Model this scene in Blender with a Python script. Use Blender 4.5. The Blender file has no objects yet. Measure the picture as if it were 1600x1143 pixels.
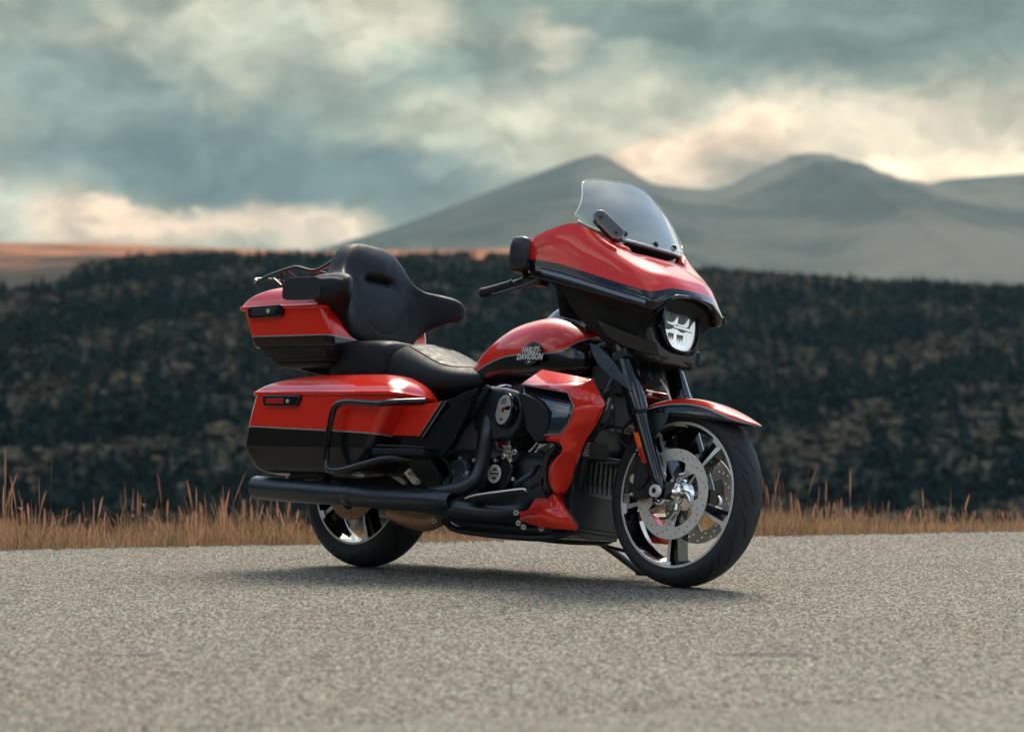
import bpy, bmesh, math, random
import numpy as np
from mathutils import Vector, Matrix
R = math.radians
HAZE_D = 3.4e-5
C = bpy.context.scene.collection
random.seed(7); RNG = np.random.default_rng(7)

# ------------------------------------------------------------------ camera
cd = bpy.data.cameras.new('camera'); cam = bpy.data.objects.new('camera', cd); C.objects.link(cam)
cam.location = (0, -10.012, 0.659); cam.rotation_euler = (R(90) + math.atan((623.2-571.5)/4200), 0, 0)
cd.sensor_width = 36; cd.lens = 94.5; cd.clip_start = .1; cd.clip_end = 60000
cd.dof.use_dof = True; cd.dof.focus_distance = 9.75; cd.dof.aperture_fstop = 3.6
bpy.context.scene.camera = cam

# ------------------------------------------------------------------ exposure, sun
sc = bpy.context.scene
sc.view_settings.view_transform = 'Standard'; sc.view_settings.look = 'None'
sc.view_settings.gamma = 1; sc.view_settings.exposure = 0.88; sc.view_settings.use_curve_mapping = False
sc.cycles.volume_bounces = 0; sc.cycles.max_bounces = 8; sc.cycles.transparent_max_bounces = 12
sc.cycles.use_denoising = True; sc.cycles.sample_clamp_indirect = 6
SUN_EL, SUN_AZ = 50, 8            # elevation; azimuth clockwise from +Y (away from the camera)
sl = bpy.data.lights.new('sun', 'SUN'); sun = bpy.data.objects.new('sun', sl); C.objects.link(sun)
sl.energy = 1.35; sl.angle = R(22); sl.color = (1, .86, .70)
sun.rotation_euler = (R(90-SUN_EL), 0, R(180-SUN_AZ)); sun.location = (0, 20, 30)

# ------------------------------------------------------------------ node helpers
class NT:
    def __init__(s, tree): s.t = tree; s.n = tree.nodes; s.l = tree.links
    def add(s, typ, **kw):
        nd = s.n.new(typ)
        for k, v in kw.items(): setattr(nd, k, v)
        return nd
    def plug(s, inp, v):
        if v is None: return
        if hasattr(v, 'is_linked'): s.l.new(v, inp)
        else: inp.default_value = v
    def math(s, op, a, b=None, c=None, clamp=False):
        nd = s.add('ShaderNodeMath', operation=op, use_clamp=clamp)
        s.plug(nd.inputs[0], a); s.plug(nd.inputs[1], b); s.plug(nd.inputs[2], c)
        return nd.outputs[0]
    def vmath(s, op, a, b=None):
        nd = s.add('ShaderNodeVectorMath', operation=op); s.plug(nd.inputs[0], a); s.plug(nd.inputs[1], b)
        return nd.outputs['Value'] if op in ('LENGTH', 'DOT_PRODUCT') else nd.outputs[0]
    def mix(s, f, a, b, blend='MIX'):
        nd = s.add('ShaderNodeMix', data_type='RGBA', blend_type=blend)
        s.plug(nd.inputs[0], f); s.plug(nd.inputs[6], a); s.plug(nd.inputs[7], b)
        return nd.outputs[2]
    def noise(s, vec, scale, detail=3, rough=.55, dist=0, dim='3D'):
        nd = s.add('ShaderNodeTexNoise', noise_dimensions=dim)
        s.plug(nd.inputs['Vector'], vec)
        for k, v in (('Scale', scale), ('Detail', detail), ('Roughness', rough), ('Distortion', dist)): nd.inputs[k].default_value = v
        return nd.outputs[0]
    def maprange(s, v, a, b, c=0., d=1., smooth=True):
        nd = s.add('ShaderNodeMapRange', interpolation_type='SMOOTHSTEP' if smooth else 'LINEAR')
        s.plug(nd.inputs[0], v)
        for i, q in enumerate((a, b, c, d)): nd.inputs[1+i].default_value = q
        return nd.outputs[0]
    def xyz(s, v):
        nd = s.add('ShaderNodeSeparateXYZ'); s.plug(nd.inputs[0], v); return nd.outputs
    def vec(s, x, y, z=0.):
        nd = s.add('ShaderNodeCombineXYZ'); s.plug(nd.inputs[0], x); s.plug(nd.inputs[1], y); s.plug(nd.inputs[2], z); return nd.outputs[0]
def c4(c): return (c[0], c[1], c[2], 1.)

# ------------------------------------------------------------------ world: sky with broken cloud
w = bpy.data.worlds.new('World'); sc.world = w; w.use_nodes = True
w.node_tree.nodes.clear(); k = NT(w.node_tree)
sky = k.add('ShaderNodeTexSky', sky_type='NISHITA', sun_disc=False)
sky.sun_elevation = R(SUN_EL); sky.sun_rotation = R(SUN_AZ); sky.air_density = 1.2; sky.dust_density = .4
dirv = k.add('ShaderNodeTexCoord').outputs['Generated']
dx, dy, dz = k.xyz(dirv)
az = k.math('ARCTAN2', dx, dy)                    # angle to the right of +Y
hor = k.math('SQRT', k.math('ADD', k.math('MULTIPLY', dx, dx), k.math('MULTIPLY', dy, dy)))
el = k.math('ARCTAN2', dz, hor)
flat = k.vec(k.math('MULTIPLY', az, 1.0), k.math('MULTIPLY', el, 1.7), 0.)
# broken cloud over the whole sky
n_big = k.noise(dirv, 2.6, 6, .55, .4)
n_det = k.noise(flat, 22, 6, .6, .3)
n_soft = k.noise(flat, 9, 4, .5, .5)
cover = k.maprange(n_big, .49, .60)
gapv = (math.sin(.88)*math.cos(.74), math.cos(.88)*math.cos(.74), math.sin(.74))                 # a blue gap to the right of the sun
cover = k.math('MULTIPLY', cover, k.maprange(k.vmath('DOT_PRODUCT', dirv, gapv), .975, .88))
cover = k.math('MAXIMUM', cover, k.maprange(k.math('ABSOLUTE', az), .55, .3))     # solid cloud over the mountains
cl_shade = k.maprange(k.noise(dirv, 4.2, 6, .6, .5), .35, .68)
CLOUD = k.mix(cl_shade, (3.4, 3.9, 3.9, 1), (10.5, 10.0, 9.2, 1))
# the bank of cloud in front of the camera: darker bellies, warm lit gaps near the skyline
warp = k.math('MULTIPLY', k.math('SUBTRACT', k.noise(flat, 15, 7, .62), .5), .075)
warp2 = k.math('MULTIPLY', k.math('SUBTRACT', k.noise(k.vmath('ADD', flat, (3.7, 1.3, 0.)), 17, 7, .62, .2), .5), .045)
U_, V_ = k.math('ADD', az, warp), k.math('ADD', el, warp2)
def blob(px, py, rx, ry, soft=1.0):
    u0, v0 = (px-800)/4200, (623-py)/4200
    a = k.math('DIVIDE', k.math('SUBTRACT', U_, u0), rx/4200); b = k.math('DIVIDE', k.math('SUBTRACT', V_, v0), ry/4200)
    r = k.math('SQRT', k.math('ADD', k.math('MULTIPLY', a, a), k.math('MULTIPLY', b, b)))
    return k.maprange(r, 1.0+.34*soft, 1.0-.62*soft)
base = k.mix(k.maprange(k.math('ADD', n_soft, k.math('MULTIPLY', k.math('SUBTRACT', n_det, .5), .5)), .32, .68), (2.3, 2.65, 2.4, 1), (4.6, 4.5, 3.65, 1))
col = base
for (px, py, rx, ry, f, c) in [
    (330, 250, 430, 72, .92, (1.55, 2.10, 2.15)), (560, 282, 260, 55, .85, (1.45, 1.95, 2.0)), (60, 130, 200, 70, .6, (2.1, 2.8, 2.75)),
    (700, 110, 160, 45, .75, (2.2, 2.9, 2.65)), (1250, 70, 520, 62, .95, (1.75, 2.15, 2.0)), (1500, 40, 360, 75, .9, (1.75, 2.2, 2.05)), (1130, 20, 430, 40, .8, (2.0, 2.6, 2.4)),
    (1080, 110, 160, 30, .6, (2.4, 2.9, 2.5)), (620, 190, 150, 50, .45, (3.4, 3.9, 3.3)),
    (450, 70, 230, 60, .55, (5.6, 5.8, 4.9)), (600, 20, 130, 50, .5, (5.8, 5.4, 4.5)), (900, 150, 210, 60, .7, (5.6, 5.5, 4.5)), (760, 210, 200, 60, .5, (5.4, 5.5, 4.5)),
    (1330, 215, 420, 60, .9, (6.2, 5.6, 4.55)), (270, 348, 320, 28, .9, (6.1, 5.2, 4.2)), (480, 365, 140, 22, .8, (6.8, 6.0, 5.0)), (20, 345, 60, 40, .7, (4.4, 4.9, 4.4)),
    (1000, 255, 70, 34, .8, (8.4, 6.7, 5.2)), (1180, 215, 70, 38, .6, (8.4, 7.0, 5.5)), (1095, 250, 190, 46, .85, (7.0, 5.8, 4.6)), (230, 340, 75, 18, .7, (9.0, 7.5, 6.0)), (1530, 255, 150, 30, .6, (9.0, 8.0, 6.4)), (1400, 262, 120, 24, .6, (9.4, 8.2, 6.4)), (850, 60, 70, 28, .5, (6.4, 5.9, 4.8))]:
    col = k.mix(k.math('MULTIPLY', blob(px, py, rx, ry), f), col, c4(c))
wisp = k.maprange(k.noise(k.vec(U_, k.math('MULTIPLY', V_, 1.7)), 26, 6, .6, .3), .3, .7, .66, 1.10)
col = k.mix(1.0, col, k.vec(wisp, wisp, wisp), 'MULTIPLY')
gm = k.add('ShaderNodeGamma'); k.plug(gm.inputs[0], k.mix(1.0, col, (.19, .19, .19, 1), 'MULTIPLY')); gm.inputs[1].default_value = 1.40
col = k.mix(1.0, gm.outputs[0], (4.75, 4.42, 4.15, 1), 'MULTIPLY')
front = k.math('MULTIPLY', k.maprange(k.math('ABSOLUTE', az), .42, .24), k.maprange(el, .34, .18))
skyc = k.mix(cover, sky.outputs[0], CLOUD)
skyc = k.mix(front, skyc, col)
sd = (math.sin(R(SUN_AZ))*math.cos(R(SUN_EL)), math.cos(R(SUN_AZ))*math.cos(R(SUN_EL)), math.sin(R(SUN_EL)))
glow = k.math('POWER', k.math('MAXIMUM', k.vmath('DOT_PRODUCT', dirv, sd), 0.), 40.)          # bright cloud round the hidden sun
skyc = k.mix(k.math('MULTIPLY', k.math('MULTIPLY', glow, k.maprange(el, .30, .55)), k.maprange(n_big, .3, .6, .55, 1.)), skyc, (80, 72, 61, 1))
bg = k.add('ShaderNodeBackground'); bg.inputs[1].default_value = .11
k.plug(bg.inputs[0], skyc)
k.l.new(bg.outputs[0], k.add('ShaderNodeOutputWorld').inputs[0])

# ------------------------------------------------------------------ materials
def mat(name, base, rough=.5, metal=0., coat=0., spec=.5, bump=None, coat_rough=.03, vary=None):
    m = bpy.data.materials.new(name); m.use_nodes = True
    q = NT(m.node_tree); b = q.n['Principled BSDF']
    b.inputs['Base Color'].default_value = c4(base); b.inputs['Roughness'].default_value = rough; b.inputs['Metallic'].default_value = metal
    b.inputs['Coat Weight'].default_value = coat; b.inputs['Coat Roughness'].default_value = coat_rough; b.inputs['Specular IOR Level'].default_value = spec
    co = q.add('ShaderNodeTexCoord').outputs['Object']
    if vary:                                                       # slight mottling of colour and polish
        f = q.noise(co, vary[0], 4, .6)
        q.plug(b.inputs['Base Color'], q.mix(f, c4([v*(1-vary[1]) for v in base]), c4([min(1, v*(1+vary[1])) for v in base])))
        q.plug(b.inputs['Roughness'], q.maprange(f, .25, .75, max(.02, rough*.8), min(1, rough*1.25)))
    if bump:                                                       # (scale, strength, distance)
        bn = q.add('ShaderNodeBump'); bn.inputs['Strength'].default_value = bump[1]; bn.inputs['Distance'].default_value = bump[2]
        q.plug(bn.inputs['Height'], q.noise(co, bump[0], 3, .6)); q.l.new(bn.outputs[0], b.inputs['Normal'])
    return m
RED_C = (.80, .023, .008)
M = {}
M['red'] = mat('red_paint', RED_C, .28, 0, 1., .2, vary=(260, .10))
M['gloss'] = mat('gloss_black', (.003, .006, .009), .12, 0, 1., .15)
M['satin'] = mat('satin_black', (.012, .020, .025), .36, 0, .0, .55, vary=(40, .3))
M['matte'] = mat('matte_black', (.008, .013, .016), .55, spec=.28, bump=(900, .25, .001))
M['grain'] = mat('grained_plastic', (.006, .009, .011), .5, spec=.3, bump=(1400, .5, .0006))
M['leather'] = mat('seat_vinyl', (.008, .014, .018), .50, spec=.25, bump=(700, .35, .0008), vary=(30, .12))
M['pipe'] = mat('pipe_coating', (.008, .018, .027), .36, .0, 0, .7, vary=(60, .2))
M['rubber'] = mat('tyre_rubber', (.034, .040, .044), .72, spec=.35, bump=(500, .2, .0005), vary=(25, .25))
M['chrome'] = mat('chrome', (.75, .76, .74), .08, 1)
M['alu'] = mat('machined_alloy', (.88, .89, .86), .34, .45, vary=(120, .05))
M['steel'] = mat('brake_steel', (.80, .78, .69), .45, .30, vary=(90, .08))
M['rust'] = mat('warm_steel', (.46, .29, .19), .45, .6, vary=(70, .25))
M['bolt'] = mat('bolt_zinc', (.75, .73, .67), .35, .5)
M['silver'] = mat('silver_badge', (.46, .45, .42), .4, .25)
M['pale'] = mat('badge_letters', (.75, .72, .64), .4, .2)
M['grey'] = mat('grey_trim', (.085, .088, .082), .42, vary=(60, .1))
M['stripe'] = mat('pinstripe', (.33, .34, .33), .3, .3, 1.)
M['pocket'] = mat('pocket_sky_tint', (.006, .022, .036), .10, 0, 1., .4)  # gloss black with the blue sky reflection tinted into its base colour
M['shield'] = mat('deflector_paint', (.045, .080, .105), .42, spec=.5)
M['amber'] = mat('amber_reflector', (.95, .14, .01), .15, 0, .6)
M['redlens'] = mat('red_reflector', (.50, .015, .008), .12, 0, .8)
M['dark'] = mat('dark_recess', (.004, .006, .007), .7)
def glass(name, tint, refl=.04, rough=.0):
    m = bpy.data.materials.new(name); m.use_nodes = True; q = NT(m.node_tree); q.n.clear()
    tr = q.add('ShaderNodeBsdfTransparent'); tr.inputs[0].default_value = c4(tint)
    gl = q.add('ShaderNodeBsdfGlossy'); gl.inputs['Roughness'].default_value = rough; gl.inputs[0].default_value = (1, 1, 1, 1)
    ge = q.add('ShaderNodeNewGeometry'); fz = q.math('POWER', q.math('SUBTRACT', 1., q.math('ABSOLUTE', q.vmath('DOT_PRODUCT', ge.outputs['Normal'], ge.outputs['Incoming']))), 5.)
    mx = q.add('ShaderNodeMixShader'); q.plug(mx.inputs[0], q.math('MULTIPLY_ADD', fz, .94, refl+.04, clamp=True))
    q.l.new(tr.outputs[0], mx.inputs[1]); q.l.new(gl.outputs[0], mx.inputs[2])
    q.l.new(mx.outputs[0], q.add('ShaderNodeOutputMaterial').inputs[0])
    return m
M['glass'] = glass('windshield_glass', (.93, .96, .97), .055)
M['lens'] = glass('headlight_lens', (.97, .98, .98), -.01)
def two_tone(name, pts, stripe=.0025, low=(.003, .006, .009), low_coat=1.):
    """red paint above, black paint below the line z(x) through pts, a fine grey pinstripe between"""
    m = bpy.data.materials.new(name); m.use_nodes = True; q = NT(m.node_tree); b = q.n['Principled BSDF']
    co = q.add('ShaderNodeTexCoord').outputs['Object']; x, y, z = q.xyz(co)
    x0, x1 = pts[0][0], pts[-1][0]; z0 = min(p[1] for p in pts)-.01; z1 = max(p[1] for p in pts)+.01
    fc = q.add('ShaderNodeFloatCurve'); cv = fc.mapping.curves[0]
    for i, (px, pz) in enumerate(pts):
        u, v = (px-x0)/(x1-x0), (pz-z0)/(z1-z0)
        if i == 0: cv.points[0].location = (0, v)
        elif i == len(pts)-1: cv.points[-1].location = (1, v)
        else: cv.points.new(u, v)
    for p in cv.points: p.handle_type = 'VECTOR' if len(pts) < 4 else 'AUTO'
    fc.mapping.update()
    q.plug(fc.inputs['Value'], q.maprange(x, x0, x1, 0, 1, False))
    d = q.math('SUBTRACT', z, q.maprange(fc.outputs[0], 0, 1, z0, z1, False))
    fl = q.noise(co, 260, 3, .6)
    red = q.mix(fl, c4([v*.9 for v in RED_C]), c4([v*1.1 for v in RED_C]))
    cc = q.mix(q.maprange(d, -.0006, .0006), c4(low), red)
    cc = q.mix(q.maprange(q.math('ABSOLUTE', d), stripe+.0006, stripe), cc, (.30, .31, .30, 1))
    q.plug(b.inputs['Base Color'], cc); b.inputs['Roughness'].default_value = .28; b.inputs['Specular IOR Level'].default_value = .2; q.plug(b.inputs['Coat Weight'], q.maprange(d, -.0006, .0006, low_coat, 1.)); b.inputs['Coat Roughness'].default_value = .03
    return m

# ------------------------------------------------------------------ mesh helpers
def link(name, vs, fs, m, parent=None, smooth=40, mi=None, bevel=0, solid=None, subsurf=0, segs=2, mirror=False, weld=False):
    me = bpy.data.meshes.new(name)
    vs = [tuple(v) for v in vs]
    if mirror: vs = [(x, -y, z) for x, y, z in vs]; fs = [tuple(reversed(f)) for f in fs]
    me.from_pydata(vs, [], [tuple(f) for f in fs]); me.validate()
    for q in (m if isinstance(m, (list, tuple)) else [m]): me.materials.append(q)
    if mi is not None and len(mi) == len(me.polygons): me.polygons.foreach_set('material_index', mi)
    bm = bmesh.new(); bm.from_mesh(me)
    if weld: bmesh.ops.remove_doubles(bm, verts=bm.verts, dist=1e-5)
    if solid is None and smooth is not None: bmesh.ops.recalc_face_normals(bm, faces=bm.faces)
    bm.to_mesh(me); bm.free()
    if smooth:
        me.polygons.foreach_set('use_smooth', [True]*len(me.polygons)); me.set_sharp_from_angle(angle=R(smooth))
    o = bpy.data.objects.new(name, me); C.objects.link(o)
    if solid: md = o.modifiers.new('solid', 'SOLIDIFY'); md.thickness = abs(solid); md.offset = -1 if solid > 0 else 1
    if bevel: md = o.modifiers.new('bevel', 'BEVEL'); md.width = bevel; md.segments = segs; md.limit_method = 'ANGLE'; md.angle_limit = R(28); md.harden_normals = True
    if subsurf: md = o.modifiers.new('sub', 'SUBSURF'); md.levels = md.render_levels = subsurf
    if parent: o.parent = parent
    return o
class MB:
    """collects several shapes into one mesh"""
    def __init__(s): s.v = []; s.f = []; s.m = []
    def put(s, vs, fs, mi=0):
        o = len(s.v); s.v += [tuple(v) for v in vs]; s.f += [tuple(i+o for i in f) for f in fs]; s.m += [mi]*len(fs); return s
    def build(s, name, m, parent=None, **kw): return link(name, s.v, s.f, m, parent, mi=s.m, **kw)
def cr(P, n):
    """Catmull-Rom through rows P (N x ...), n steps per span"""
    P = np.asarray(P, float); out = []
    for i in range(len(P)-1):
        p0 = P[i-1] if i > 0 else 2*P[0]-P[1]; p1 = P[i]; p2 = P[i+1]; p3 = P[i+2] if i+2 < len(P) else 2*P[-1]-P[-2]
        for j in range(n):
            t = j/n
            out.append(.5*(2*p1+(p2-p0)*t+(2*p0-5*p1+4*p2-p3)*t*t+(3*p1-p0-3*p2+p3)*t**3))
    out.append(P[-1]); return np.array(out)
def grid(G, nu=6, nv=6):
    """smooth sheet through a grid of points"""
    G = np.asarray(G, float); A = cr(G, nu); B = cr(A.transpose(1, 0, 2), nv).transpose(1, 0, 2)
    r, c = B.shape[:2]
    return B.reshape(-1, 3), [(i*c+j, i*c+j+1, (i+1)*c+j+1, (i+1)*c+j) for i in range(r-1) for j in range(c-1)]
def both(row):
    """centre-to-right row of points -> full row, left mirrored first"""
    return [(x, -y, z) for x, y, z in reversed(row[1:])] + list(row)
def loft(rings, n=1, caps=True, close=True):
    """skin through closed rings of equal length"""
    A = cr(np.asarray(rings, float), n) if n > 1 else np.asarray(rings, float)
    r, c = A.shape[:2]; vs = A.reshape(-1, 3); fs = []
    for i in range(r-1):
        for j in range(c if close else c-1):
            fs.append((i*c+j, i*c+(j+1) % c, (i+1)*c+(j+1) % c, (i+1)*c+j))
    if caps: fs.append(tuple(reversed(range(c)))); fs.append(tuple(range((r-1)*c, r*c)))
    return vs, fs
def se(a, b, e=2.5, n=40, ph=0):
    """superellipse outline in 2-D"""
    o = []
    for i in range(n):
        t = 2*math.pi*i/n+ph; c, s = math.cos(t), math.sin(t)
        o.append((a*math.copysign(abs(c)**(2/e), c), b*math.copysign(abs(s)**(2/e), s)))
    return o
def sq(a, b, e, n=96):
    """rounded rectangle; the larger e the tighter its corners"""
    r = min(float(np.interp(e, [4, 5, 6, 6.5], [.10, .065, .042, .036])), a*.95, b*.95); k_ = n//4; o = []
    for q, (sx, sy) in enumerate(((1, 1), (-1, 1), (-1, -1), (1, -1))):
        for i in range(k_):
            t = math.pi/2*(q+i/(k_-1)); o.append((sx*(a-r)+r*math.cos(t), sy*(b-r)+r*math.sin(t)))
    return o
def tube(path, r, n=12, k=8, smooth=True, caps=True):
    """round tube along a smooth path; r may be a list"""
    P = np.asarray(path, float); rr = np.asarray(r if hasattr(r, '__len__') else [r]*len(P), float)
    if smooth and len(P) > 2: rr = cr(rr.reshape(-1, 1), k)[:, 0]; P = cr(P, k)
    rings = []; up = None
    for i in range(len(P)):
        d = P[min(i+1, len(P)-1)]-P[max(i-1, 0)]; d /= np.linalg.norm(d)
        if up is None: up = np.array([0, 0, 1.]) if abs(d[2]) < .9 else np.array([1., 0, 0])
        a = np.cross(d, up); a /= np.linalg.norm(a); up = np.cross(a, d); b = up
        rings.append([P[i]+rr[i]*(math.cos(t)*a+math.sin(t)*b) for t in np.linspace(0, 2*math.pi, n, endpoint=False)])
    return loft(rings, caps=caps)
def lathe(prof, centre, axis='y', n=64):
    """profile of (radius, along-axis) turned about an axis through centre"""
    rings = []
    for i in range(n):
        t = 2*math.pi*i/n; c, s = math.cos(t), math.sin(t)
        if axis == 'y': rings.append([(centre[0]+r*c, centre[1]+h, centre[2]+r*s) for r, h in prof])
        elif axis == 'x': rings.append([(centre[0]+h, centre[1]+r*c, centre[2]+r*s) for r, h in prof])
        else: rings.append([(centre[0]+r*c, centre[1]+r*s, centre[2]+h) for r, h in prof])
    m = len(prof); vs = [p for q in rings for p in q]
    fs = [(i*m+j, ((i+1) % n)*m+j, ((i+1) % n)*m+j+1, i*m+j+1) for i in range(n) for j in range(m-1)]
    return vs, fs
def prism(poly, off):
    """flat or gently bent outline (3-D points) given thickness by the vector off"""
    n = len(poly); o = np.asarray(off, float); P = [np.asarray(p, float) for p in poly]
    vs = [p for p in P]+[p+o for p in P]
    return vs, [tuple(range(n)), tuple(range(2*n-1, n-1, -1))]+[(i, i+n, (i+1) % n+n, (i+1) % n) for i in range(n)]
def box(c, s, rot=None):
    vs = [Vector((x*s[0]/2, y*s[1]/2, z*s[2]/2)) for x in (-1, 1) for y in (-1, 1) for z in (-1, 1)]
    if rot is not None: vs = [rot @ v for v in vs]
    vs = [tuple(v+Vector(c)) for v in vs]
    return vs, [(0, 1, 3, 2), (4, 6, 7, 5), (0, 4, 5, 1), (2, 3, 7, 6), (0, 2, 6, 4), (1, 5, 7, 3)]
def disc_on(c, nrm, r, h, n=20):
    """short cylinder whose top faces nrm"""
    q = Vector((0, 0, 1)).rotation_difference(Vector(nrm)).to_matrix()
    a = [tuple(Vector(c)+q @ Vector((r*math.cos(t), r*math.sin(t), 0))) for t in np.linspace(0, 2*math.pi, n, endpoint=False)]
    return prism(a, tuple(q @ Vector((0, 0, h))))
def curve_mesh(splines, extrude, bevel=0, res=2):
    """filled 2-D outline(s) with true holes -> vertices and faces in its own plane"""
    cu = bpy.data.curves.new('tmp', 'CURVE'); cu.dimensions = '2D'; cu.fill_mode = 'BOTH'; cu.extrude = extrude; cu.bevel_depth = bevel; cu.bevel_resolution = 1
    for pts in splines:
        sp = cu.splines.new('POLY'); sp.points.add(len(pts)-1); sp.use_cyclic_u = True
        for p, (x, y) in zip(sp.points, pts): p.co = (x, y, 0, 1)
    return from_curve(cu)
def from_curve(cu):
    o = bpy.data.objects.new('tmp', cu); C.objects.link(o)
    dg = bpy.context.evaluated_depsgraph_get(); me = bpy.data.meshes.new_from_object(o.evaluated_get(dg))
    vs = [tuple(v.co) for v in me.vertices]; fs = [tuple(p.vertices) for p in me.polygons]
    bpy.data.objects.remove(o); bpy.data.curves.remove(cu); bpy.data.meshes.remove(me)
    return vs, fs
def text_mesh(s, size, extrude, fat=0., sx=1., spacing=1.):
    cu = bpy.data.curves.new('tmp', 'FONT'); cu.body = s; cu.size = size; cu.extrude = extrude; cu.offset = fat
    cu.align_x = 'CENTER'; cu.align_y = 'CENTER'; cu.space_character = spacing
    v, f = from_curve(cu); return [(x*sx, y, z) for x, y, z in v], f
def place(vf, origin, ux, uy):
    """local x,y,z -> frame with axes ux, uy (uz = ux x uy)"""
    ux = Vector(ux).normalized(); uy = Vector(uy); uy = (uy-ux*uy.dot(ux)).normalized(); uz = ux.cross(uy)
    return [tuple(Vector(origin)+ux*x+uy*y+uz*z) for x, y, z in vf[0]], vf[1]

# ------------------------------------------------------------------ the motorcycle: x forward from the rear axle, y to its left, z up
bike = bpy.data.objects.new('motorcycle', None); C.objects.link(bike)
bike.location = (-.587, .564, 0); bike.rotation_euler = (-R(7.87), 0, -R(43.94))      # leans on its kickstand
bike['label'] = 'red and black touring motorcycle leaning on its kickstand on the grey road'; bike['category'] = 'motorcycle'
bike.empty_display_size = .2
WB, RF, RR = 1.625, .320, .327
def sides(fn):
    """build a part on the near side and its mirror image on the far side"""
    return fn(False), fn(True)

# ---- wheels
def tyre(name, c, r, rb, w, parent, pitch=17, skew=1.0, nt=810, na=61):
    th = np.linspace(0, 2*math.pi, nt, endpoint=False)[:, None]; t = np.linspace(-math.pi/2, math.pi/2, na)[None, :]
    y = w/2*np.sin(t)*(1-.20*np.clip((np.abs(t)-1.22)/.35, 0, 1)**1.5); rr = rb+(r-rb)*np.cos(t)**.72
    s = np.sign(t)+(t == 0); u = np.abs(t)
    ph = (pitch*th/(2*math.pi) - skew*u*1.05 - .18*np.sin(u*2.4) + np.where(s > 0, .5, 0)) % 1.0
    mid = (u > .16) & (u < 1.02)
    g = np.exp(-((ph-.5)/.032)**2)*mid
    ph2 = (pitch*th/(2*math.pi) - skew*u*1.05 + .5 + np.where(s > 0, .5, 0)) % 1.0
    g = np.maximum(g, np.exp(-((ph2-.5)/.03)**2)*((u > .62) & (u < 1.12)))
    rr = rr - .008*g + .0009*np.exp(-((u-1.28)/.02)**2) - .0008*np.exp(-((u-1.2)/.02)**2)
    rr = np.broadcast_to(rr, (nt, na)); y = np.broadcast_to(y, (nt, na))
    V = np.stack([c[0]+rr*np.cos(th), c[1]+y, c[2]+rr*np.sin(th)], -1).reshape(-1, 3)
    f = [(i*na+j, ((i+1) % nt)*na+j, ((i+1) % nt)*na+j+1, i*na+j+1) for i in range(nt) for j in range(na-1)]
    return link(name, V, f, M['rubber'], parent, smooth=50)
def rim(name, c, r_lip, w, angles, face_y, hub_r, m_face=1):
    b = MB(); h = w/2
    # barrel and lips: the outer lips are machined bright
    b.put(*lathe([(r_lip-.016, -h+.030), (r_lip-.010, -h+.006), (r_lip-.0095, -h+.001)], c, n=128), 0)
    b.put(*lathe([(r_lip-.0095, -h+.001), (r_lip-.0085, -h), (r_lip-.001, -h), (r_lip, -h+.001)], c, n=128), 1)
    b.put(*lathe([(r_lip, -h+.001), (r_lip, -h+.006), (r_lip-.004, -h+.010), (r_lip-.004, h-.010), (r_lip, h-.006), (r_lip, h)], c, n=128), 0)
    b.put(*lathe([(r_lip, h), (r_lip-.009, h), (r_lip-.012, h-.012), (r_lip-.022, h-.03), (r_lip-.030, 0), (r_lip-.016, -h+.030)], c, n=128), 0)
    for a0 in angles:
        for da, wd, fm in ((-5.0, .015, m_face), (5.2, .014, 0)):
            a = R(a0+da); ca, sa = math.cos(a), math.sin(a)
            ai = R(a0+da*.9); ci, si = math.cos(ai), math.sin(ai)
            def pt(rad, off, y, inner=False):
                cx, sx = (ci, si) if inner else (ca, sa)
                return (c[0]+rad*cx-off*sx, c[1]+y, c[2]+rad*sx+off*cx)
            st = [(hub_r*.75, .55, face_y+.012, True), (.095, .7, face_y+.004, True), (.16, .85, face_y, False), (r_lip-.05, 1., face_y+.004, False), (r_lip-.020, 1.15, -h+.022, False), (r_lip-.008, 1.3, -h+.003, False)]
            rings = []
            for rad, k_, y, inn in st:
                o = wd*k_/2
                rings.append([pt(rad, -o, y, inn), pt(rad, o, y, inn), pt(rad, o, y+.055, inn), pt(rad, -o, y+.055, inn)])
            vs, fs = loft(rings, caps=True)
            off = len(b.v); b.v += [tuple(v) for v in vs]
            for q, f in enumerate(fs):
                b.f.append(tuple(i+off for i in f)); b.m.append(fm if (q < 20 and q % 4 == 0) else 0)
        # bridge between the pair of bars
        a = R(a0); ca, sa = math.cos(a), math.sin(a)
        P4 = [(c[0]+rad*ca-o*sa, c[1]+face_y+.028, c[2]+rad*sa+o*ca) for rad, o in ((.05, -.012), (.19, -.010), (.19, .010), (.05, .012))]
        b.put(*prism(P4, (0, .02, 0)), 0)
        # bright tab on the lip
        t = np.linspace(R(a0-8.5), R(a0+2.5), 8)
        tab = [(c[0]+(r_lip-.002)*math.cos(x), c[1]-h-.0008, c[2]+(r_lip-.002)*math.sin(x)) for x in t]+[(c[0]+(r_lip-.022)*math.cos(x), c[1]-h+.004, c[2]+(r_lip-.022)*math.sin(x)) for x in t[::-1][1:-1]]
        b.put(*prism(tab, (0, .006, 0)), 1)
    b.put(*lathe([(.010, face_y+.0), (hub_r*.7, face_y+.0), (hub_r, face_y+.015), (hub_r, .05), (.01, .05)], c, n=48), 0)
    return b.build(name, [M['gloss'], M['alu']], bike, smooth=35)
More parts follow.
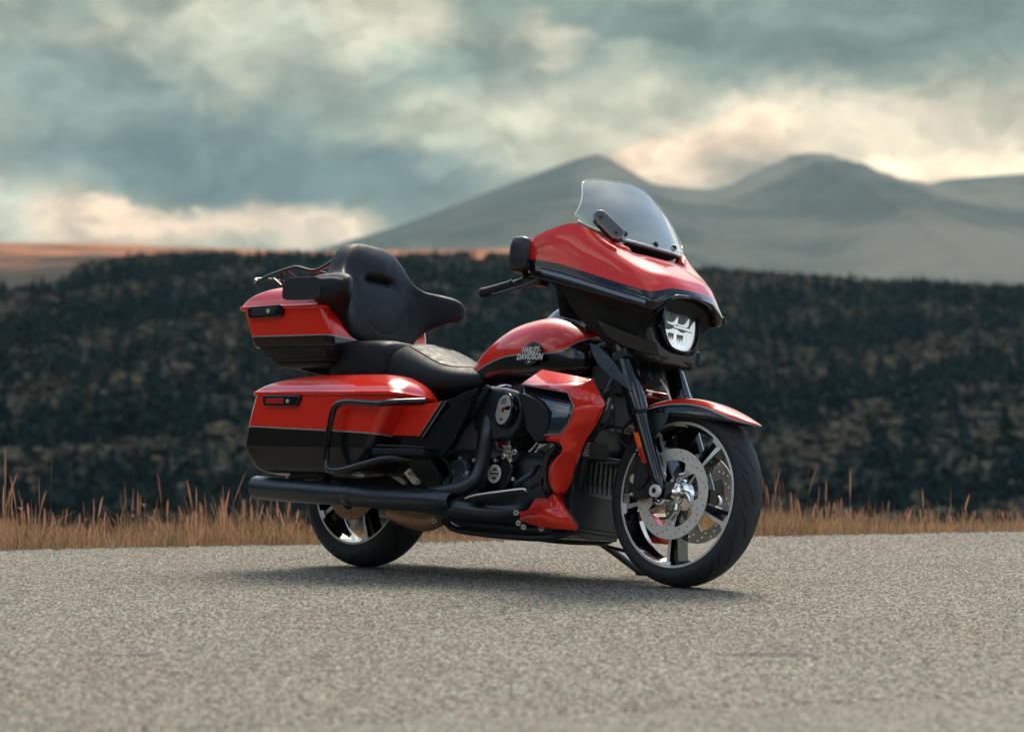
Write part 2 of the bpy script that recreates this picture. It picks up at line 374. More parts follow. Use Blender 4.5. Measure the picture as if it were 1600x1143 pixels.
def brake_disc(c, r, y, th, angles, tab_r, parent, m):
    inner = []
    for d in np.linspace(0, 360, 361)[:-1]:
        e = min(abs((d-a+180) % 360-180) for a in angles)
        inner.append((r*.745 if e > 15 else (tab_r+(r*.745-tab_r)*(.5-.5*math.cos(math.pi*max(0, e-4)/11)) if e > 4 else tab_r), d))
    sp = [[(r*math.cos(R(d)), r*math.sin(R(d))) for d in range(0, 360, 3)], [(q*math.cos(R(d)), q*math.sin(R(d))) for q, d in inner]]
    for i in range(45):
        q = r*(.80, .87, .935)[(i*2) % 3]; a = R(i*8+2)
        sp.append([(q*math.cos(a)+.0040*math.cos(t), q*math.sin(a)+.0040*math.sin(t)) for t in np.linspace(0, 2*math.pi, 9)[:-1]])
    vs, fs = place(curve_mesh(sp, th/2), (c[0], c[1]+y, c[2]), (1, 0, 0), (0, 0, 1))
    return link('brake_disc', vs, fs, m, parent, smooth=30)
FA = [268+72*i for i in range(5)]
fw = rim('front_wheel', (WB, 0, RF), .2585, .109, FA, -.042, .045)
tyre('tyre', (WB, 0, RF), RF, .2575, .130, fw)
brake_disc((WB, 0, RF), .160, -.074, .005, FA, .088, fw, M['steel'])
brake_disc((WB, 0, RF), .160, .074, .005, FA, .088, fw, M['steel'])
b = MB()
b.put(*lathe([(.012, -.115), (.030, -.112), (.031, -.085), (.042, -.080), (.045, -.062), (.06, -.056), (.062, -.03)], (WB, 0, RF)))
for a in FA:                                                # curved carrier arms from hub to disc
    t = R(a+14); p = [(WB+q*math.cos(R(a+o)), y, RF+q*math.sin(R(a+o))) for q, o, y in ((.04, 26, -.068), (.066, 20, -.072), (.082, 6, -.071), (.098, 0, -.070))]
    b.put(*tube(p, [.013, .012, .011, .009], 10, 5))
b.build('hub', M['chrome'], fw)
for a in FA:
    p = (WB+.099*math.cos(R(a)), -.077, RF+.099*math.sin(R(a)))
    b = MB(); b.put(*disc_on(p, (0, -1, 0), .0105, .004)); b.put(*disc_on((p[0], p[1]-.004, p[2]), (0, -1, 0), .005, .002)); b.build('disc_bolt', M['bolt'], fw)
RA = [218+72*i for i in range(5)]
rw = rim('rear_wheel', (0, 0, RR), .2456, .142, RA, -.055, .055)
tyre('tyre', (0, 0, RR), RR, .2446, .180, rw, pitch=15, skew=.8)
brake_disc((0, 0, RR), .15, -.092, .006, RA, .085, rw, M['rust'])
link('hub', *lathe([(.012, -.12), (.05, -.115), (.055, -.07), (.05, .1), (.01, .1)], (0, 0, RR)), M['satin'], rw)

# ---- front fork, fender, brakes
ax_d = np.array([-math.sin(R(26)), 0, math.cos(R(26))])
def fork(mir):
    f0 = np.array([1.622, -.135, .325])
    at = lambda s, dy=0: tuple(f0+ax_d*s+np.array([0, dy, 0]))
    b = MB()
    b.put(*tube([at(-.012), at(.0), at(.05), at(.12), at(.30)], [.020, .026, .0275, .0285, .030], 28, 3, smooth=False))
    b.put(*box(at(.0, .012), (.058, .046, .062)))
    leg = b.build('fork_leg', M['gloss'], bike, mirror=mir, smooth=50)
    link('fork_cover', *tube([at(.300), at(.306), at(.45), at(.56), at(.62)], [.0365, .038, .037, .033, .030], 28, 3, smooth=False), M['gloss'], leg, mirror=mir)
    link('seal_ring', *tube([at(.292), at(.300)], [.034, .034], 28, smooth=False), M['matte'], leg, mirror=mir)
    link('stanchion', *tube([at(.62), at(.80)], .024, 20, smooth=False), M['chrome'], leg, mirror=mir)
    nd = Vector((.25, -1, .05)).normalized() if not mir else Vector((.25, 1, .05)).normalized()
    for s0, s1, m in ((.105, .165, 'redlens'), (.166, .226, 'amber')):
        q = []
        for s, o in ((s0, -.011), (s0, .011), (s1, .011), (s1, -.011)):
            p = f0+ax_d*s+np.array([-.014+o*.9, -.0275-.004*(o < 0)*0, -.004]); q.append(tuple(p))
        link('reflector', *prism(q, (0, -.006, 0)), M[m], leg, bevel=.0015, mirror=mir)
    b = MB(); b.put(*lathe([(.0105, -.172), (.0105, -.176), (.021, -.176), (.0225, -.173), (.0225, -.160)], (WB, 0, RF), n=24)); b.put(*disc_on((WB, -.168, RF), (0, -1, 0), .0105, .002), 1)
    b.build('axle_nut', [M['alu'], M['dark']], leg, mirror=mir)
    # calliper behind the leg
    poly = [(1.53, .475), (1.565, .45), (1.575, .40), (1.56, .34), (1.52, .30), (1.47, .29), (1.452, .34), (1.46, .42), (1.49, .47)]
    cal = link('brake_caliper', *prism([(x, -.052, z) for x, z in poly], (0, -.062, 0)), M['satin'], bike, bevel=.008, mirror=mir)
    b = MB(); b.put(*prism([(x*.6+1.515*.4, -.110, z*.62+.385*.38) for x, z in poly], (0, -.014, 0))); b.build('caliper_cover', M['satin'], cal, bevel=.005, mirror=mir)
    for x, z, r in ((1.478, .365, .016), (1.475, .31, .006), (1.535, .44, .008), (1.50, .455, .009), (1.562, .405, .008)):
        b = MB(); b.put(*disc_on((x, -.113, z), (0, -1, 0), r, .009, 16)); b.put(*disc_on((x, -.122, z), (0, -1, 0), r*.5, .001, 12)); b.build('caliper_bolt', M['bolt'], cal, mirror=mir)
    # hose and speed sensor wire
    link('brake_hose', *tube([at(.62, -.02), (1.40, -.17, .62), (1.42, -.175, .53), (1.47, -.16, .47), (1.50, -.13, .455)], .0035, 8), M['matte'], bike, mirror=mir)
    return leg
sides(fork)
b = MB(); b.put(*box((1.40, 0, .80), (.07, .34, .035), Matrix.Rotation(R(-26), 3, 'Y'))); b.put(*box((1.335, 0, .93), (.07, .30, .03), Matrix.Rotation(R(-26), 3, 'Y')))
b.build('fork_yoke', M['satin'], bike, bevel=.006)
link('steering_head', *tube([(1.43, 0, .72), (1.30, 0, .99)], .04, 20, smooth=False), M['satin'], bike)

FX = [1.345, 1.365, 1.40, 1.45, 1.52, 1.60, 1.68, 1.76, 1.83, 1.885, 1.922, 1.938]
FT = [.545, .578, .612, .637, .657, .665, .661, .643, .618, .595, .579, .571]
FE = [.525, .540, .560, .575, .584, .588, .586, .582, .578, .574, .571, .569]
FH = [.060, .074, .084, .088, .090, .091, .090, .086, .076, .058, .032, .006]
rows = []
for x, zt, ze, hw in zip(FX, FT, FE, FH):
    rows.append([(x - .02*abs(math.sin(t))**2*(x > 1.85), hw*math.copysign(abs(math.sin(t))**.72, math.sin(t)), ze+(zt-ze)*abs(math.cos(t))**.80) for t in np.linspace(-math.pi/2, math.pi/2, 25)])
vs, fs = grid(rows, 4, 1)
fd = link('front_fender', vs, [tuple(reversed(f)) for f in fs], two_tone('fender_paint', [(1.34, .548), (1.45, .606), (1.54, .630), (1.63, .637), (1.72, .629), (1.80, .606), (1.87, .583), (1.94, .569)]), bike, solid=.004, smooth=60)
for x, z, s in ((1.525, .605, -1), (1.555, .612, -1), (1.525, .605, 1), (1.555, .612, 1)):
    link('fender_bolt', *disc_on((x, s*.090, z), (0, s, .1), .006, .006, 14), M['satin'], fd)
def fstay(mir):
    return link('fender_bracket', *prism([(1.48, -.093, .60), (1.60, -.093, .605), (1.585, -.093, .57), (1.535, -.10, .50), (1.50, -.11, .46), (1.465, -.11, .50)], (0, -.006, 0)), M['satin'], bike, bevel=.002, mirror=mir)
sides(fstay)

# ---- fairing: painted shell with a black lower band
A_ = [(1.405, 0, 1.168), (1.402, -.08, 1.168), (1.400, -.145, 1.166), (1.335, -.222, 1.205), (1.252, -.292, 1.256), (1.180, -.347, 1.229), (1.125, -.384, 1.192)]
B_ = [(1.520, 0, 1.105), (1.517, -.095, 1.105), (1.492, -.172, 1.100), (1.400, -.242, 1.146), (1.290, -.302, 1.192), (1.204, -.353, 1.200), (1.124, -.400, 1.163)]
B2 = [(1.556, 0, 1.074), (1.550, -.10, 1.072), (1.522, -.181, 1.058), (1.445, -.242, 1.090), (1.340, -.300, 1.126), (1.232, -.355, 1.146), (1.126, -.408, 1.140)]
C_ = [(1.578, 0, 1.048), (1.564, -.107, 1.044), (1.540, -.187, 1.022), (1.480, -.236, 1.034), (1.387, -.291, 1.060), (1.250, -.356, 1.099), (1.135, -.408, 1.115)]
D_ = [(1.591, 0, 1.030), (1.577, -.107, 1.017), (1.560, -.188, .985), (1.510, -.226, 1.000), (1.412, -.286, 1.026), (1.268, -.355, 1.062), (1.150, -.408, 1.082)]
E_ = [(1.580, 0, 1.024), (1.568, -.100, 1.010), (1.553, -.183, .958), (1.504, -.221, .968), (1.408, -.285, .993), (1.268, -.354, 1.026), (1.155, -.406, 1.050)]
b = MB()
A0 = [(x-.003, y, z+.006) if i < 3 else (x-.008, y+.006, z-.006) for i, (x, y, z) in enumerate(A_)]
vs, fs = grid([both(r) for r in (A_, B_, B2, C_)], 6, 5); b.put(vs, fs, 0)
vs, fs = grid([both(A0), both(A_)], 2, 5); b.put(vs, fs, 0)
vs, fs = grid([both(r) for r in (C_, D_, E_)], 4, 5); b.put(vs, fs, 1)
fair = b.build('fairing', [M['red'], M['gloss']], bike, smooth=60, weld=True)
md = fair.modifiers.new('solid', 'SOLIDIFY'); md.thickness = .006; md.offset = 0
# pinstripe where red meets black
full = cr(both(C_), 5); link('pinstripe', *tube(full, .0016, 6, smooth=False), M['stripe'], fair)
# brow over the headlight
br = [(1.552, -.165, .955), (1.568, -.150, .975), (1.582, -.112, 1.018), (1.588, -.08, 1.027), (1.592, 0, 1.031)]
vs, fs = grid([[(x, y, z) for x, y, z in both(br[::-1])], [(x-.002, y, z-.008) for x, y, z in both(br[::-1])], [(x-.05, y*.95, z-.008) for x, y, z in both(br[::-1])]], 2, 4)
link('fairing_brow', vs, fs, M['gloss'], fair, solid=.004)
# LED light strips under the wings
def led(mir):
    up = [(1.188,-0.388,1.087), (1.264,-0.354,1.072), (1.352,-0.312,1.048), (1.447,-0.261,1.020), (1.542,-0.204,0.995)]; lo = [(1.200,-0.390,1.056), (1.272,-0.358,1.038), (1.361,-0.317,1.015), (1.456,-0.266,0.987), (1.542,-0.214,0.966)]
    off = np.array([.010, -.014, -.002])
    P = [tuple(np.array(p)+off) for p in up]+[tuple(np.array(p)+off) for p in lo[::-1]]
    h = link('running_light', *prism(P, tuple(-off*2.0)), M['gloss'], bike, bevel=.002, mirror=mir)
    q = [np.array(a)*.72+np.array(c_)*.28 for a, c_ in zip(up, lo)]; q2 = [np.array(a)*.3+np.array(c_)*.7 for a, c_ in zip(up, lo)]
    P = [tuple(p+off*1.25) for p in q]+[tuple(p+off*1.25) for p in q2[::-1]]
    link('light_lens', *prism(P, tuple(-off*.4)), M['led'], h, mirror=mir)
    return h
M['led'] = mat('led_lens', (.17, .18, .18), .12, .35, 1., bump=(160, .5, .002))
sides(led)
# black lower body of the fairing, down to the chin
D0 = [(1.550, 0, 1.024), (1.546, -.095, 1.016), (1.545, -.175, .960), (1.490, -.218, .972), (1.395, -.280, .998), (1.255, -.345, 1.030), (1.160, -.385, 1.055)]
E1 = [(1.505, 0, .940), (1.500, -.100, .935), (1.471,-0.150,0.893), (1.399,-0.205,0.938), (1.332,-0.262,0.977), (1.280,-0.318,1.008), (1.224,-0.365,1.032)]
E2 = [(1.500, 0, .870), (1.505, -.095, .870), (1.472,-0.130,0.843), (1.392,-0.178,0.873), (1.331,-0.235,0.909), (1.274,-0.292,0.966), (1.230,-0.350,1.018)]
F_ = [(1.515, 0, .806), (1.522,-0.090,0.784), (1.450,-0.112,0.791), (1.369,-0.155,0.822), (1.316,-0.205,0.866), (1.269,-0.262,0.930), (1.243,-0.335,1.004)]
G_ = [(1.40, 0, .83), (1.40, -.07, .83), (1.36, -.09, .84), (1.32, -.12, .86), (1.27, -.16, .90), (1.22, -.20, .94), (1.18, -.25, 1.00)]
vs, fs = grid([both(r) for r in (D0, E1, E2, F_, G_)], 5, 5)
low = link('fairing_lower', vs, fs, M['grain'], bike, smooth=38, solid=.004)
def lowpanel(mir):
    o = np.array([.006, -.008, 0])
    P = [tuple(np.array(p)+o) for p in ((1.342,-0.245,0.917), (1.392,-0.205,0.895), (1.446,-0.160,0.873), (1.524,-0.115,0.851), (1.539,-0.108,0.802), (1.474,-0.128,0.813), (1.410,-0.158,0.832), (1.365,-0.205,0.865))]
    return link('fairing_insert', *prism(P, (-.012, .016, 0)), M['gloss'], low, bevel=.003, mirror=mir)
sides(lowpanel)
# dashboard side of the fairing
dash = [[(1.130, y, 1.20-.02*abs(y)/.4) for y in np.linspace(-.38, .38, 9)], [(1.20, y, 1.12) for y in np.linspace(-.36, .36, 9)], [(1.22, y, 1.02) for y in np.linspace(-.34, .34, 9)], [(1.19, y*.8, .93) for y in np.linspace(-.34, .34, 9)]]
vs, fs = grid(dash, 4, 3); link('dashboard', vs, fs, M['matte'], bike, solid=.01)
b = MB()
for y in (-.09, .09): b.put(*lathe([(.001, -.004), (.040, -.004), (.045, -.012), (.047, .01)], (1.205, y, 1.08), axis='x', n=32))
b.put(*box((1.20, 0, 1.135), (.012, .17, .075))); b.build('instrument_cluster', M['gloss'], bike, bevel=.004)
# air slot under the windshield
V0 = [(1.398, s*.145, 1.172) for s in (1, .5, 0, -.5, -1)]; V1 = [(1.384-.02*s*s, s*.150, 1.209) for s in (1, .5, 0, -.5, -1)]
V2 = [(1.29, s*.135, 1.185) for s in (1, .5, 0, -.5, -1)]; V3 = [(1.30, s*.135, 1.145) for s in (1, .5, 0, -.5, -1)]
vs, fs = grid([V1, V2, V3, V0], 1, 3); vent = link('fairing_vent', vs, fs, M['dark'], bike, solid=.003)
lip = [(1.250, .290, 1.266), (1.296, .237, 1.240), (1.345, .170, 1.222), (1.374, .10, 1.215), (1.386, 0, 1.212)]; lip = lip+[(x, -y, z) for x, y, z in lip[::-1][1:]]
vs, fs = grid([[(x+.002, y, z+.008) for x, y, z in lip], [(x+.007, y*1.01, z-.001) for x, y, z in lip], [(x-.002, y*1.01, z-.008) for x, y, z in lip]], 3, 4)
link('windshield_gasket', vs, fs, M['stripe'], bike, solid=.004)
# painted cheeks closing the gap from the slot to the gasket
def cheek(mir):
    a = [A_[2], A_[3], A_[4]]; c_ = [(1.382, -.150, 1.190), (1.315, -.218, 1.222), (1.254, -.286, 1.258)]
    vs, fs = grid([a, c_], 2, 4); return link('fairing_cheek', vs, fs, M['red'], bike, solid=.004, mirror=mir)
sides(cheek)
# windshield
def ws_pt(t, s, off=0):
    w_ = np.interp(t, [0, .02, .06, .80, .87, .92, .955, .98, .992, 1.0], [.272, .288, .298, .195, .182, .166, .144, .116, .094, .060])
    y = s*w_; c_ = 1.62*(1-t)+.75*t; d_ = .80*(1-t)+.02*t
    bow = .006*math.sin(math.pi*t)
    return (1.390-.238*t-c_*y*y+bow+off*.75, y, 1.208+.268*t+d_*y*y+bow+.09*y*t+off*.6)
ts = [0, .02, .05, .10, .15, .25, .35, .45, .55, .65, .74, .82, .87, .90, .92, .94, .955, .97, .98, .99, 1.0]
ss = np.linspace(-1, 1, 33)
V = np.array([[ws_pt(t, s) for s in ss] for t in ts]); r_, c_ = V.shape[:2]
ws = link('windshield', V.reshape(-1, 3), [(i*c_+j, i*c_+j+1, (i+1)*c_+j+1, (i+1)*c_+j) for i in range(r_-1) for j in range(c_-1)], M['glass'], bike, smooth=70)
edge = [ws_pt(t, -1) for t in ts]+[ws_pt(1, s) for s in np.linspace(-1, 1, 15)[1:-1]]+[ws_pt(t, 1) for t in ts[::-1]]
link('windshield_edge', *tube(edge, .0022, 8, smooth=False), mat('polished_edge', (.62, .68, .68), .15, 0, .5, .8), ws)
for s in (-.47, .0, .47):
    p = np.array(ws_pt(.075, s, .002)); n_ = Vector((.75, .55*s, .6)).normalized()
    b = MB(); b.put(*disc_on(p, n_, .012, .006, 18)); b.put(*disc_on(p+np.array(n_)*.006, n_, .007, .004, 14)); b.build('windshield_bolt', M['gloss'], ws)
def flap(mir):                                             # clear oblong air flap with its two screws
    a = np.array((1.309,-0.235,1.284)); c2 = np.array((1.363,-0.205,1.231)); o = np.array([.02, -.012, .012]); a = a+o*.3; c2 = c2+o*.3
    u = (c2-a)/np.linalg.norm(c2-a); v = np.cross(u, np.array([.62, -.55, .55])); v /= np.linalg.norm(v)
    ring = []
    for t in np.linspace(0, 2*math.pi, 28, endpoint=False):
        q = (c2 if math.cos(t) > 0 else a)+.026*(math.cos(t)*u+math.sin(t)*v); ring.append(q)
    base = link('air_flap', *prism([tuple(p) for p in ring], tuple(-np.array([.62, -.55, .55])*.022)), M['gloss'], bike, mirror=mir)
    ring2 = [p+np.array([.62, -.55, .55])*.004 for p in ring]
    link('flap_rim', *tube(ring2+[ring2[0]], .0042, 8, smooth=False), M['led'], base, mirror=mir)
    link('flap_face', *prism([tuple(p+np.array([.62, -.55, .55])*.001) for p in ring2], (.001, -.001, .001)), M['grey'], base, mirror=mir)
    for p in (a, c2): link('flap_screw', *disc_on(p+np.array([.62, -.55, .55])*.007, (.62, -.55, .55), .0065, .005, 14), M['satin'], base, mirror=mir)
    return base
flap(False)
# headlight
def ring_pts(k_, x, dz=0):
    o = [(-.046, 1.000), (-.02, 1.003), (.02, 1.003), (.046, 1.000), (.070, .985), (.080, .962), (.082, .925), (.074, .885), (.058, .856), (.036, .842), (.0, .838), (-.036, .842), (-.058, .856), (-.074, .885), (-.082, .925), (-.080, .962), (-.070, .985)]
    q = cr(o+[o[0]], 4)[:-1]
    return [(x-.12*(z-.92), y*k_*1.13+.004, .928+(z-.92)*k_*1.04+dz) for y, z in q]
hl = link('headlight', *loft([ring_pts(1.0, 1.512), ring_pts(1.0, 1.528), ring_pts(1.04, 1.534), ring_pts(1.10, 1.532), ring_pts(1.14, 1.522), ring_pts(1.15, 1.49)], caps=False), M['gloss'], bike, smooth=60)
link('headlight_lens', *prism(ring_pts(.99, 1.524), (-.003, 0, 0)), M['lens'], hl)
M['reflector'] = mat('headlight_reflector', (.93, .94, .93), .30, .10, bump=(45, .8, .02))
q = M['reflector'].node_tree.nodes['Principled BSDF']; q.inputs['Emission Color'].default_value = (.92, .97, 1, 1); q.inputs['Emission Strength'].default_value = .22      # faint glow added to brighten the dull reflector
b = MB()
back = [ring_pts(k_, x) for k_, x in ((1.0, 1.516), (.86, 1.502), (.5, 1.496), (.12, 1.494))]; b.put(*loft(back, caps=False))
for y0, z0, sy, sz in ((-.030, .955, .030, .026), (.028, .955, .034, .026), (-.028, .885, .032, .026), (.028, .885, .034, .024)):    # four faceted bowls
    b.put(*loft([[(1.515, y0+sy*a_, z0+sz*c2) for a_, c2 in se(1, 1, 4, 16)], [(1.503, y0+sy*.55*a_, z0+sz*.55*c2) for a_, c2 in se(1, 1, 4, 16)]], caps=False))
b.build('headlight_reflector', M['reflector'], hl, smooth=30)
b = MB()
for y0, z0, w_ in ((-.034, .972, .030), (.020, .969, .034), (-.034, .897, .032), (.016, .897, .036)):
    for i in range(3): b.put(*prism([(1.5175, y0-w_/2+i*.3*w_, z0), (1.5175, y0-w_/2+(i+1)*.33*w_, z0+.003), (1.5175, y0-w_/2+(i+.8)*.33*w_, z0-.020-.004*(i == 1)), (1.5175, y0-w_/2+(i+.35)*.33*w_, z0-.013)], (-.002, 0, 0)))
b.put(*prism([(1.519, -.078, .9245), (1.519, .078, .9165), (1.519, .078, .914), (1.519, -.078, .922)], (-.004, 0, 0)))
b.build('headlight_divider', M['dark'], hl)
link('headlight_bar', *box((1.517, .028, .9235), (.006, .095, .007)), M['reflector'], hl)
chin = [(-.130, .905), (-.118, .868), (-.088, .838), (-.05, .823), (.05, .823), (.088, .838), (.112, .868), (.116, .892), (.124, .892), (.118, .80), (.10, .790), (-.10, .790), (-.118, .805)]
link('chin_guard', *prism([(1.558-.30*abs(y)-.06*(z-.8), y, z) for y, z in chin], (-.05, 0, 0)), M['grey'], bike, bevel=.004)

# ---- mirrors, handlebar
def mirror_pod(mir):
    rings = []
    for x, k_ in ((1.140, .80), (1.135, .92), (1.115, 1.0), (1.075, 1.0), (1.062, .93), (1.058, .85)):
        rings.append([(x+.03*a_, -.405-.052*k_*a_, 1.130+.064*k_*c_) for a_, c_ in se(1, 1, 4.5, 40)])
    o = link('mirror', *loft(rings), M['satin'], bike, smooth=50, mirror=mir)
    link('mirror_glass', *prism([(1.0575+.03*a_*.8, -.405-.052*.8*a_, 1.130+.064*.8*c_) for a_, c_ in se(1, 1, 4.5, 32)], (-.0015, 0, 0)), M['chrome'], o, mirror=mir)
    return o
sides(mirror_pod)
def bar(mir):
    g0, g1 = np.array((0.964,-0.460,0.984)), np.array((1.075,-0.375,1.037))
    d = (g1-g0)/np.linalg.norm(g1-g0); h0 = g1+d*.06
    b = MB(); b.put(*tube([g0+d*.01, g1, h0, (1.20, -.22, 1.05), (1.23, -.10, 1.02), (1.24, 0, 1.02)], .0125, 14, 5))
    hb = b.build('handlebar', M['gloss'], bike, mirror=mir)
    b = MB(); b.put(*lathe([(.001, -.002), (.012, -.002), (.014, 0), (.014, .004), (.0185, .006), (.0185, .02), (.017, .024), (.017, .115), (.020, .118), (.020, .124), (.013, .126)], (0, 0, 0), axis='z', n=24))
    q = Vector((0, 0, 1)).rotation_difference(Vector(d)).to_matrix()
    link('grip', [tuple(Vector(g0)+q @ Vector(v)) for v in b.v], b.f, M['matte'], hb, mirror=mir)
    link('switch_housing', *tube([g1+d*.012, g1+d*.018, g1+d*.052, g1+d*.058], [.018, .026, .026, .016], 20, smooth=False), M['satin'], hb, mirror=mir)
    b = MB(); b.put(*box(tuple(g1+d*.07+np.array([.012, 0, .022])), (.055, .06, .034))); b.put(*box(tuple(g1+d*.07+np.array([.02, -.01, -.022])), (.05, .05, .03)))
    b.build('fluid_reservoir', M['satin'], hb, bevel=.008, mirror=mir)
    L = [np.array(p) for p in ((1.026,-0.475,0.973), (1.084,-0.452,0.993), (1.125,-0.415,1.017), (1.147,-0.375,1.042))]
    rings = [[tuple(p+np.array([.030, -.01, 0])+np.array([.0045*a_, 0, .0085*k_*c2])) for a_, c2 in se(1, 1, 2.5, 12)] for p, k_ in zip(L, (.75, .8, 1, 1.2))]
    lv = loft(rings, 3); b = MB(); b.put(*lv); e = L[0]+np.array([.030, -.01, 0])
    b.put(*tube([e-np.array([.0, .006, .0]), e+np.array([0, .004, 0])], [.007, .007], 12, smooth=False)); b.build('brake_lever', M['satin'], hb, smooth=60, mirror=mir)
    return hb
sides(bar)

# ---- tank
TX = [.50, .545, .60, .66, .73, .80, .88, .96, 1.03, 1.09, 1.15, 1.19]
TT = [.735, .776, .818, .863, .906, .938, .957, .966, .960, .940, .905, .870]
TB = [.690, .690, .690, .690, .692, .695, .695, .695, .695, .700, .715, .740]
TW = [.040, .068, .098, .125, .148, .162, .170, .172, .168, .158, .140, .110]
rings = []
for x, zt, zb, hw in zip(TX, TT, TB, TW):
    n = 44; r_ = []
    for i in range(n):
        t = 2*math.pi*i/n; c_, s_ = math.cos(t), math.sin(t)
        zc = zb+(zt-zb)*.36
        r_.append((x, hw*math.copysign(abs(c_)**(.78 if s_ > 0 else .55), c_), zc+((zt-zc) if s_ > 0 else (zc-zb))*math.copysign(abs(s_)**(.86 if s_ > 0 else .6), s_)))
    rings.append(r_)
tank = link('fuel_tank', *loft(rings, 4), two_tone('tank_paint', [(.50, .700), (.60, .738), (.70, .770), (.775, .789), (.838, .802), (.92, .808), (1.06, .813), (1.10, .820), (1.14, .850), (1.19, .895)]), bike, smooth=60)
cons = [[(x, s*w_, z) for s, z in ((-1, zt-.022), (-.6, zt+h), (0, zt+h*1.25), (.6, zt+h), (1, zt-.022))] for x, zt, h, w_ in ((.90, .955, .006, .03), (.955, .962, .024, .055), (1.02, .962, .036, .07), (1.09, .945, .042, .075), (1.15, .92, .042, .075))]
vs, fs = grid(cons, 4, 4); link('tank_console', vs, fs, M['gloss'], tank, solid=.01)
link('filler_cap', *lathe([(.001, .03), (.034, .028), (.040, .022), (.042, .0)], (.88, .05, .945), axis='z', n=36), M['gloss'], tank)
# badge on the tank side
def badge(mir):
    o = Vector((.982, -.1735, .808)); s = -1 if mir else 1
    if mir: o.y = -o.y
    ux, uy = Vector((s*1, -.02*s*0, 0)), Vector((0, .16*s*1, 1))
    if mir: uy = Vector((0, -.16, 1))
    ux = Vector((1, 0, 0)) if not mir else Vector((-1, 0, 0))
    nrm = ux.normalized().cross(uy.normalized())
    ringo = [(.043*math.cos(t), .043*math.sin(t)) for t in np.linspace(0, 2*math.pi, 48, endpoint=False)]; ringi = [(.031*math.cos(t), .031*math.sin(t)) for t in np.linspace(0, 2*math.pi, 40, endpoint=False)]
    b = MB(); b.put(*place(curve_mesh([ringo, ringi], .004, .0012), o+nrm*.004, ux, uy))
    b.put(*place(curve_mesh([[(.029*math.cos(t), .029*math.sin(t)-.002) for t in np.linspace(math.pi, 2*math.pi, 20)]], .0025), o+nrm*.003, ux, uy))
    band = [(-.058, -.028), (.058, -.028), (.060, -.004), (.047, .000), (.047, .024), (-.047, .024), (-.047, .000), (-.060, -.004)]
    b.put(*place(curve_mesh([band], .003, .001), o+nrm*.009, ux, uy))
    bd = b.build('tank_badge', M['satin'], bike, smooth=30)
    b = MB()
    for s_, size, dy, sx, fat in (('HARLEY-', .0290, .0105, .80, .0005), ('DAVIDSON', .0290, -.0140, .87, .0005), ('USA', .0085, -.034, .9, .0002)):
        v, f = text_mesh(s_, size, .0012, fat, sx, 1.02)
        v = [(x, y*1.15+dy+(.0016*(abs(x)/.05)**2*(1 if dy > 0 else -1)), z) for x, y, z in v]
        b.put(*place((v, f), o+nrm*.0135, ux, uy))
    b.build('badge_lettering', M['pale'], bd, smooth=None)
    return bd
badge(False); badge(True)

# ---- seat
def rings_x(st, e_top=2.6, e_bot=4, n=56, mid=.45):
    """cross-sections along x from (x, top, bottom, half width)"""
    out = []
    for x, zt, zb, hw in st:
        zc = zb+(zt-zb)*mid; r_ = []
        for i in range(n):
            t = 2*math.pi*i/n; c_, s_ = math.cos(t), math.sin(t); e = e_top if s_ > 0 else e_bot
            r_.append((x, hw*math.copysign(abs(c_)**(2/e), c_), zc+((zt-zc) if s_ > 0 else (zc-zb))*math.copysign(abs(s_)**(2/e), s_)))
        out.append(r_)
    return out
from mathutils.bvhtree import BVHTree
def drape(o, xy, lift=.001):
    me = o.data; bv = BVHTree.FromPolygons([v.co for v in me.vertices], [p.vertices for p in me.polygons]); out = []
    for x, y in xy:
        h = bv.ray_cast(Vector((x, y, 2)), Vector((0, 0, -1)))[0]
        if h: out.append((x, y, h.z+lift))
    return out
st = [(.205, .800, .715, .150), (.215, .850, .69, .178), (.245, .873, .672, .194), (.30, .874, .655, .206), (.36, .858, .645, .212), (.42, .832, .642, .210), (.48, .806, .645, .199), (.55, .785, .655, .178), (.61, .776, .668, .155), (.68, .770, .685, .130), (.74, .760, .70, .105), (.775, .745, .71, .08)]
seat = link('seat', *loft(rings_x(st, 2.25, 3.2), 5), M['leather'], bike, smooth=70)
out_ = [(.405+.180*a_, .158*c_) for a_, c_ in se(1, 1, 2.6, 60)]
p = drape(seat, out_+out_[:1], .0005); link('seat_seam', *tube(p, .0022, 6, smooth=False), M['matte'], seat)
sh = [(-.024, .0), (-.024, .011), (-.016, .021), (0, .027), (.016, .021), (.024, .011), (.024, 0), (.024, -.011), (.016, -.021), (0, -.027), (-.016, -.021), (-.024, -.011)]
b = MB()
for pl in ([(x, y) for x, y in sh if y >= .008]+[(.024, .008)], [(x, y) for x, y in sh if y <= -.008]+[(-.024, -.008)]):
    q = drape(seat, [(.335+y*1.1, -x*1.1) for x, y in pl], .0006)
    if len(q) > 2: b.put(*tube(q, .0016, 6, smooth=False))
q = drape(seat, [(.335+y*1.1, -x*1.1) for x, y in [(-.03, .008), (.03, .008), (.03, -.008), (-.03, -.008), (-.03, .008)]], .0006); b.put(*tube(q, .0016, 6, smooth=False))
b.build('seat_emblem', M['dark'], seat)
st = [(-.125, .80, .73, .15), (-.115, .86, .71, .175), (-.09, .877, .70, .190), (-.03, .882, .70, .198), (.07, .882, .698, .203), (.16, .880, .698, .204), (.20, .872, .70, .198), (.218, .850, .71, .178)]
pil = link('passenger_seat', *loft(rings_x(st, 4.2, 4), 5), M['leather'], bike, smooth=70)
p = drape(pil, [(.05+.14*a_, .15*c_) for a_, c_ in se(1, 1, 4, 60)], .0004); link('seat_seam', *tube(p+p[:1], .002, 6, smooth=False), M['matte'], pil)

